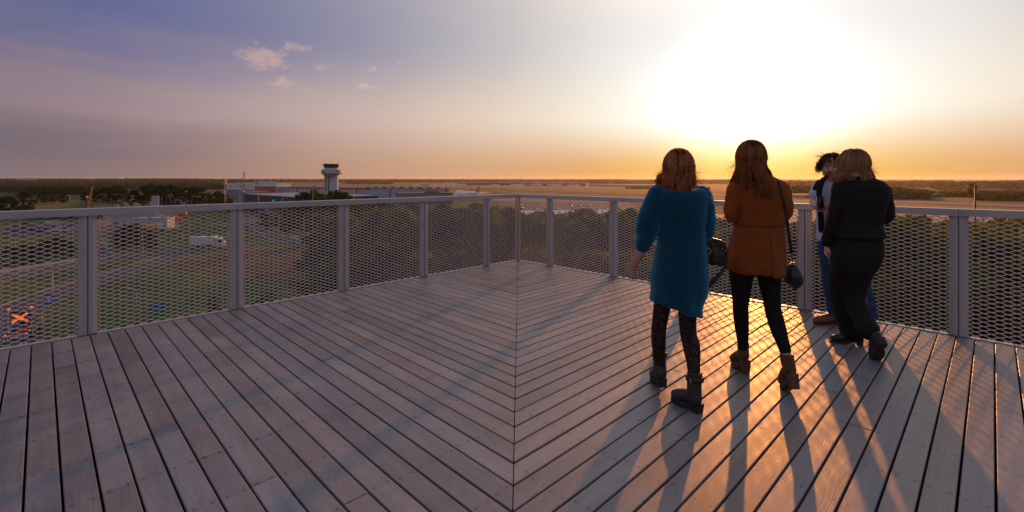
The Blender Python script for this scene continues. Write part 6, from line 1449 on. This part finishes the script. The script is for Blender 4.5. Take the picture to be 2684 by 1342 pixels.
def floral(name, base):
    m = bpy.data.materials.new(name); m.use_nodes = True; t = NT(m.node_tree); p = t.n['Principled BSDF']; tc = t.add('ShaderNodeTexCoord')
    v = t.add('ShaderNodeTexVoronoi', i_Vector=tc.outputs['Object'], i_Scale=34.0); c = t.ramp(t.add('ShaderNodeSeparateColor', i_0=v.outputs['Color']).outputs[0], [(0, base), (.35, (.55, .10, .06)), (.5, (.32, .27, .26)), (.7, (.08, .22, .14)), (.85, (.36, .31, .30)), (1, (.6, .25, .12))], 'CONSTANT'); t.l.new(c, p.inputs['Base Color']); p.inputs['Roughness'].default_value = .9
    return m
def black_woman():
    P = Person(2245, 4.0, 'blond woman in black blazer and wide black trousers facing the man'); J = P.J
    b = MB(); C = J(2236, 431, .03); M = head(b, C, .225, R(24)); limb(b, [J(2240, 462, .01), J(2244, 488, 0)], [.052, .060])
    P.loft_rows(b, [(484, 2205, 2298, 0, .08), (500, 2198, 2306, 0, .095), (560, 2205, 2296, 0, .10), (620, 2200, 2296, 0, .11), (690, 2200, 2290, 0, .11)])
    Lg = [J(2218, 690, 0), J(2212, 775, .09), J(2232, 866, .10), J(2244, 884, .08)]; Rg = [J(2264, 690, 0), J(2252, 775, .02), J(2276, 850, -.19), J(2287, 868, -.23)]
    limb(b, Lg, [.08, .055, .042, .036]); limb(b, Rg, [.075, .050, .032, .026])
    limb(b, [J(2200, 495, 0), J(2180, 600, .03), J(2168, 645, .08)], [.042, .036, .024]); limb(b, [J(2318, 495, 0), J(2322, 578, 0), J(2280, 570, .22)], [.042, .036, .024])
    hand(b, J(2166, 643, .08), (.05, .1, -1), (.8, -.3, 0), 1, 48, .165); hand(b, J(2280, 570, .22), (-.9, .3, .1), (0, 0, -1), -1, 50, .165)
    bo = P.mesh(remesh(b, 'body', .006, 2), 'body', SKIN2); face_parts(P, M, .225, bo)
    bk = mat('black_suiting', (.011, .0085, .0085), .8, 0, .3, noise=(18, .25))
    t = MB(); P.loft_rows(t, [(606, 2192, 2304, 0, .115), (640, 2186, 2310, -.005, .135), (665, 2183, 2309, -.01, .14), (695, 2180, 2296, -.005, .135), (716, 2184, 2284, 0, .12)])
    limb(t, [J(2216, 700, .01), J(2210, 760, .07), J(2220, 815, .10), J(2233, 868, .10)], [.112, .104, .092, .090]); limb(t, [J(2256, 700, 0), J(2238, 770, .02), J(2252, 820, -.08), J(2276, 866, -.20)], [.108, .086, .078, .076])
    P.mesh(remesh(t, 'trousers', .008, 4, .5, wrinkle(21, .007, (6, 6, 5))), 'trousers', bk)
    c = MB(); P.loft_rows(c, [(463, 2216, 2272, .02, .068), (470, 2198, 2296, .012, .086), (477, 2190, 2314, .005, .104), (490, 2184, 2326, 0, .116), (520, 2184, 2326, -.005, .124), (560, 2189, 2314, 0, .126), (590, 2187, 2306, 0, .128), (622, 2184, 2316, -.008, .145)], 40, 2.4)
    sl1 = MB(); limb(sl1, [J(2200, 498, -.005), J(2194, 545, -.01), J(2180, 596, .02), J(2168, 632, .07)], [.058, .054, .051, .047]); sl2 = MB(); limb(sl2, [J(2312, 498, -.005), J(2323, 540, -.01), J(2320, 572, -.005), J(2285, 572, .18)], [.060, .056, .052, .044])
    bz = P.mesh(remesh(c, 'blazer', .007, 4, .5, wrinkle(31, .0065, (5, 5, 7))), 'blazer', bk)
    for q, sd in ((sl1, 25), (sl2, 26)): P.mesh(remesh(q, 'sleeve', .006, 4, .5, wrinkle(sd, .006, (9, 9, 14))), 'sleeve', bk, bz)
    mb = MB(); limb(mb, [J(2206, 468, .06), J(2222, 462, -.045), J(2244, 459, -.085), J(2266, 463, -.04), J(2274, 468, .05)], [.013, .013, .014, .013, .012], 10); P.mesh(remesh(mb, 'scarf', .005, 2), 'scarf', floral('floral_scarf', (.22, .19, .19)))
    mb = MB(); limb(mb, [J(2176, 530, .09), J(2169, 570, .10), J(2166, 606, .10)], [.022, .026, .016], 10, .4); P.mesh(mb.mesh('scarf_end'), 'scarf_end', MATS.get('x') or bpy.data.materials['floral_scarf'])
    mb = MB(); limb(mb, [J(2172, 655, .05), J(2180, 672, .05), J(2176, 692, .06)], [.012, .03, .012], 10, .5); P.mesh(remesh(mb, 'scarf_end', .005, 2, .5, wrinkle(4, .006, (20, 20, 20))), 'scarf_end', bpy.data.materials['floral_scarf'])
    HM = hair_material('blond_hair', (.22, .125, .060), (.68, .46, .25)); C2 = C + Vector((0, -.004, .006)); P.mesh(cap_mesh(C2, .089, .108, .112, R(24)), 'hair_cap', HM)
    def tip(ph, r, c1, c2):
        a = ph + 24 * -1; s, cc = math.sin(R(a)), math.cos(R(a)); back = max(-cc, 0)
        x = C.x + s * .135 + c1 * .010; z = J(0, 468).z - back * .004 + r.gauss(0, .016); y = C.y + cc * .10 - .02 * back
        if s < -.1: x = C.x - .06 + s * .135 + c1 * .012; z = J(0, 474).z + .02 * (1 + s) + r.gauss(0, .010)
        return (x, y, z)
    strands('hair', P, HM, C2, .089, .110, .116, R(24), 1500, tip, 8, .0027, .006, 6, 1.06)
    strands('flyaway_hair', P, HM, C2, .09, .11, .116, R(24), 150, lambda ph, r, a, q: (C.x + math.sin(R(ph - 24)) * .17 + r.gauss(0, .03), C.y + math.cos(R(ph - 24)) * .12, J(0, 455).z + r.gauss(0, .05)), 9, .0009, .025, 8, 1.1)
    sh = mat('black_shoe_leather', (.016, .015, .015), .4, 0, .5, bump=(90, .15, .002)); so = mat('dark_sole', (.030, .022, .020), .7)
    boot(P, 'shoe', on_z(2262, 905, 0) - P.root, R(66), sh, so, .12, .06, 0, .25, .026, .95, True, .045, ankle=Lg[-1])
    g = on_z(2290, 936, 0) - P.root; boot(P, 'shoe', g + Vector((.0, -.195, 0)), R(-8), sh, so, .12, .06, R(58), .25, .028, 1.0, True, .05, ankle=Rg[-1])
black_woman()

def man():
    P = Person(2215, 4.62, 'curly haired man in pale blue shirt and jeans holding a glass at the railing'); J = P.J
    b = MB(); C = J(2180, 437, 0); Y = R(140); M = head(b, C, .228, Y, R(-8)); limb(b, [J(2184, 462, .01), J(2188, 488, .02)], [.056, .064])
    P.loft_rows(b, [(484, 2160, 2226, .02, .085), (500, 2148, 2236, .02, .10), (560, 2150, 2230, .02, .11), (640, 2152, 2228, .02, .115)])
    Lg = [J(2172, 640, .02), J(2178, 735, .0), J(2190, 822, .05)]; Rg = [J(2216, 640, .02), J(2256, 735, .0), J(2281, 828, -.02)]
    limb(b, Lg, [.085, .06, .042]); limb(b, Rg, [.085, .06, .042])
    limb(b, [J(2146, 494, 0), J(2134, 530, -.03), J(2150, 541, -.22)], [.046, .042, .028]); limb(b, [J(2236, 496, .02), J(2236, 545, -.06), J(2172, 547, -.25)], [.046, .042, .030])
    hand(b, J(2146, 540, -.20), (.75, -.35, .12), (.2, .1, .9), -1, 55, .185); hand(b, J(2172, 548, -.25), (-.9, -.1, .15), (0, .5, .6), 1, 60, .185)
    bo = P.mesh(remesh(b, 'body', .0055, 2), 'body', SKIN2); face_parts(P, M, .228, bo)
    t = MB(); limb(t, Lg, [.092, .072, .062]); limb(t, Rg, [.092, .072, .062]); P.loft_rows(t, [(620, 2150, 2232, .02, .12), (665, 2150, 2236, .02, .125)])
    P.mesh(remesh(t, 'jeans', .008, 3, .5, wrinkle(41, .005, (9, 9, 14))), 'jeans', mat('blue_denim', (.035, .065, .16), .85, 0, .25, noise=(22, .25)))
    s = MB(); P.loft_rows(s, [(470, 2164, 2212, .02, .072), (478, 2148, 2230, .02, .10), (490, 2140, 2240, .02, .115), (520, 2142, 2238, .02, .125), (570, 2146, 2234, .02, .128), (632, 2147, 2234, .02, .135)], 36, 2.4)
    limb(s, [J(2150, 492, .01), J(2138, 512, -.01)], [.068, .062]); limb(s, [J(2232, 494, .02), J(2238, 518, 0)], [.066, .062])
    P.mesh(remesh(s, 'shirt', .007, 4, .5, wrinkle(51, .006, (7, 7, 8))), 'shirt', mat('pale_blue_shirt', (.55, .58, .72), .85, 0, .3, noise=(40, .06)))
    jk = MB(); limb(jk, [J(2176, 465, .05), J(2160, 468, -.08), J(2149, 490, -.13), J(2147, 520, -.14), J(2151, 560, -.135), J(2153, 602, -.13)], [.018, .024, .026, .024, .026, .028], 12, .55); limb(jk, [J(2150, 480, 0), J(2140, 495, -.03)], [.04, .03])
    P.mesh(remesh(jk, 'draped_jacket', .006, 3, .5, wrinkle(61, .006, (10, 10, 6))), 'draped_jacket', mat('navy_wool', (.016, .014, .022), .9, 0, .2))
    HM = hair_material('dark_curls', (.05, .024, .012), (.22, .095, .036)); C2 = C + Vector((.004, .012, .022)); P.mesh(cap_mesh(C2, .086, .098, .098, Y, 1.0), 'hair_cap', HM)
    def tip(ph, r, c1, c2):
        a = R(ph) ; v = Matrix.Rotation(Y, 3, 'Z') @ Vector((math.sin(a) * .118, math.cos(a) * .12, 0)); return (C2.x + v.x + c1 * .012, C2.y + v.y, C2.z - .045 + r.gauss(0, .02) + c2 * .012 + (.05 if abs(ph) < 60 else 0))
    strands('hair', P, HM, C2, .088, .100, .100, Y, 800, tip, 12, .0026, .016, 22, 1.10, 40, None, 70)
    strands('hair_tuft', P, HM, C2, .09, .10, .10, Y, 90, lambda ph, r, a, q: (C2.x + math.sin(R(ph)) * .13 + r.gauss(0, .02), C2.y + r.gauss(0, .05), C2.z + .07 + r.gauss(0, .03)), 13, .0018, .025, 16, 1.15, 40, None, 50)
    mb = MB(); h = .228
    be = MB(); be.ball(M @ Vector((0, .27 * h, -.36 * h)), h * .20, 16, 10, (1.15, .75, .75)); be.ball(M @ Vector((0, .40 * h, -.20 * h)), h * .07, 12, 8, (1.7, .5, .4)); P.mesh(remesh(be, 'beard', .004, 2, .5, wrinkle(71, .004, (60, 60, 60))), 'beard', mat('beard_brown', (.10, .050, .028), .95, 0, .1))
    sh = mat('tan_shoe_leather', (.20, .075, .030), .45, 0, .5, noise=(20, .2)); so = mat('shoe_sole', (.05, .03, .02), .7)
    boot(P, 'shoe', on_z(2203, 841, 0) - P.root, R(92), sh, so, .12, .028, 0, .28, .030, 1.1, True, .07, ankle=Lg[-1])
    boot(P, 'shoe', on_z(2281, 834, 0) - P.root, R(162), sh, so, .12, .028, 0, .27, .030, 1.1, True, .07, ankle=Rg[-1] + Vector((-.02, 0, 0)))
    gl = thing('drinking_glass', 'clear tumbler held in both hands of the curly haired man', 'glass', P.root)
    g = bpy.data.materials.new('clear_glass'); g.use_nodes = True; p = g.node_tree.nodes['Principled BSDF']; p.inputs['Transmission Weight'].default_value = 1; p.inputs['Roughness'].default_value = .02; p.inputs['IOR'].default_value = 1.45; p.inputs['Base Color'].default_value = (.97, .98, .98, 1)
    c0, c1 = J(2151, 549, -.27), J(2150, 515, -.27); mb = MB(); n = 20; ringf = lambda c, r: [c + Vector((r * math.cos(2 * math.pi * j / n), r * math.sin(2 * math.pi * j / n), 0)) for j in range(n)]
    mb.loft([ringf(c0, .026), ringf(c1, .033), ringf(c1, .0312), ringf(c0 + Vector((0, 0, .012)), .0245)]); P.mesh(mb.mesh('tumbler'), 'tumbler', g, gl)
    mb = MB(); mb.loft([ringf(c0 + Vector((0, 0, .013)), .0240), ringf(c0 + (c1 - c0) * .35, .0265)]); w = mat('water_drink', (.9, .85, .7), .05, 0, .5, trans=1.0); P.mesh(mb.mesh('drink'), 'drink', w, gl)
man()
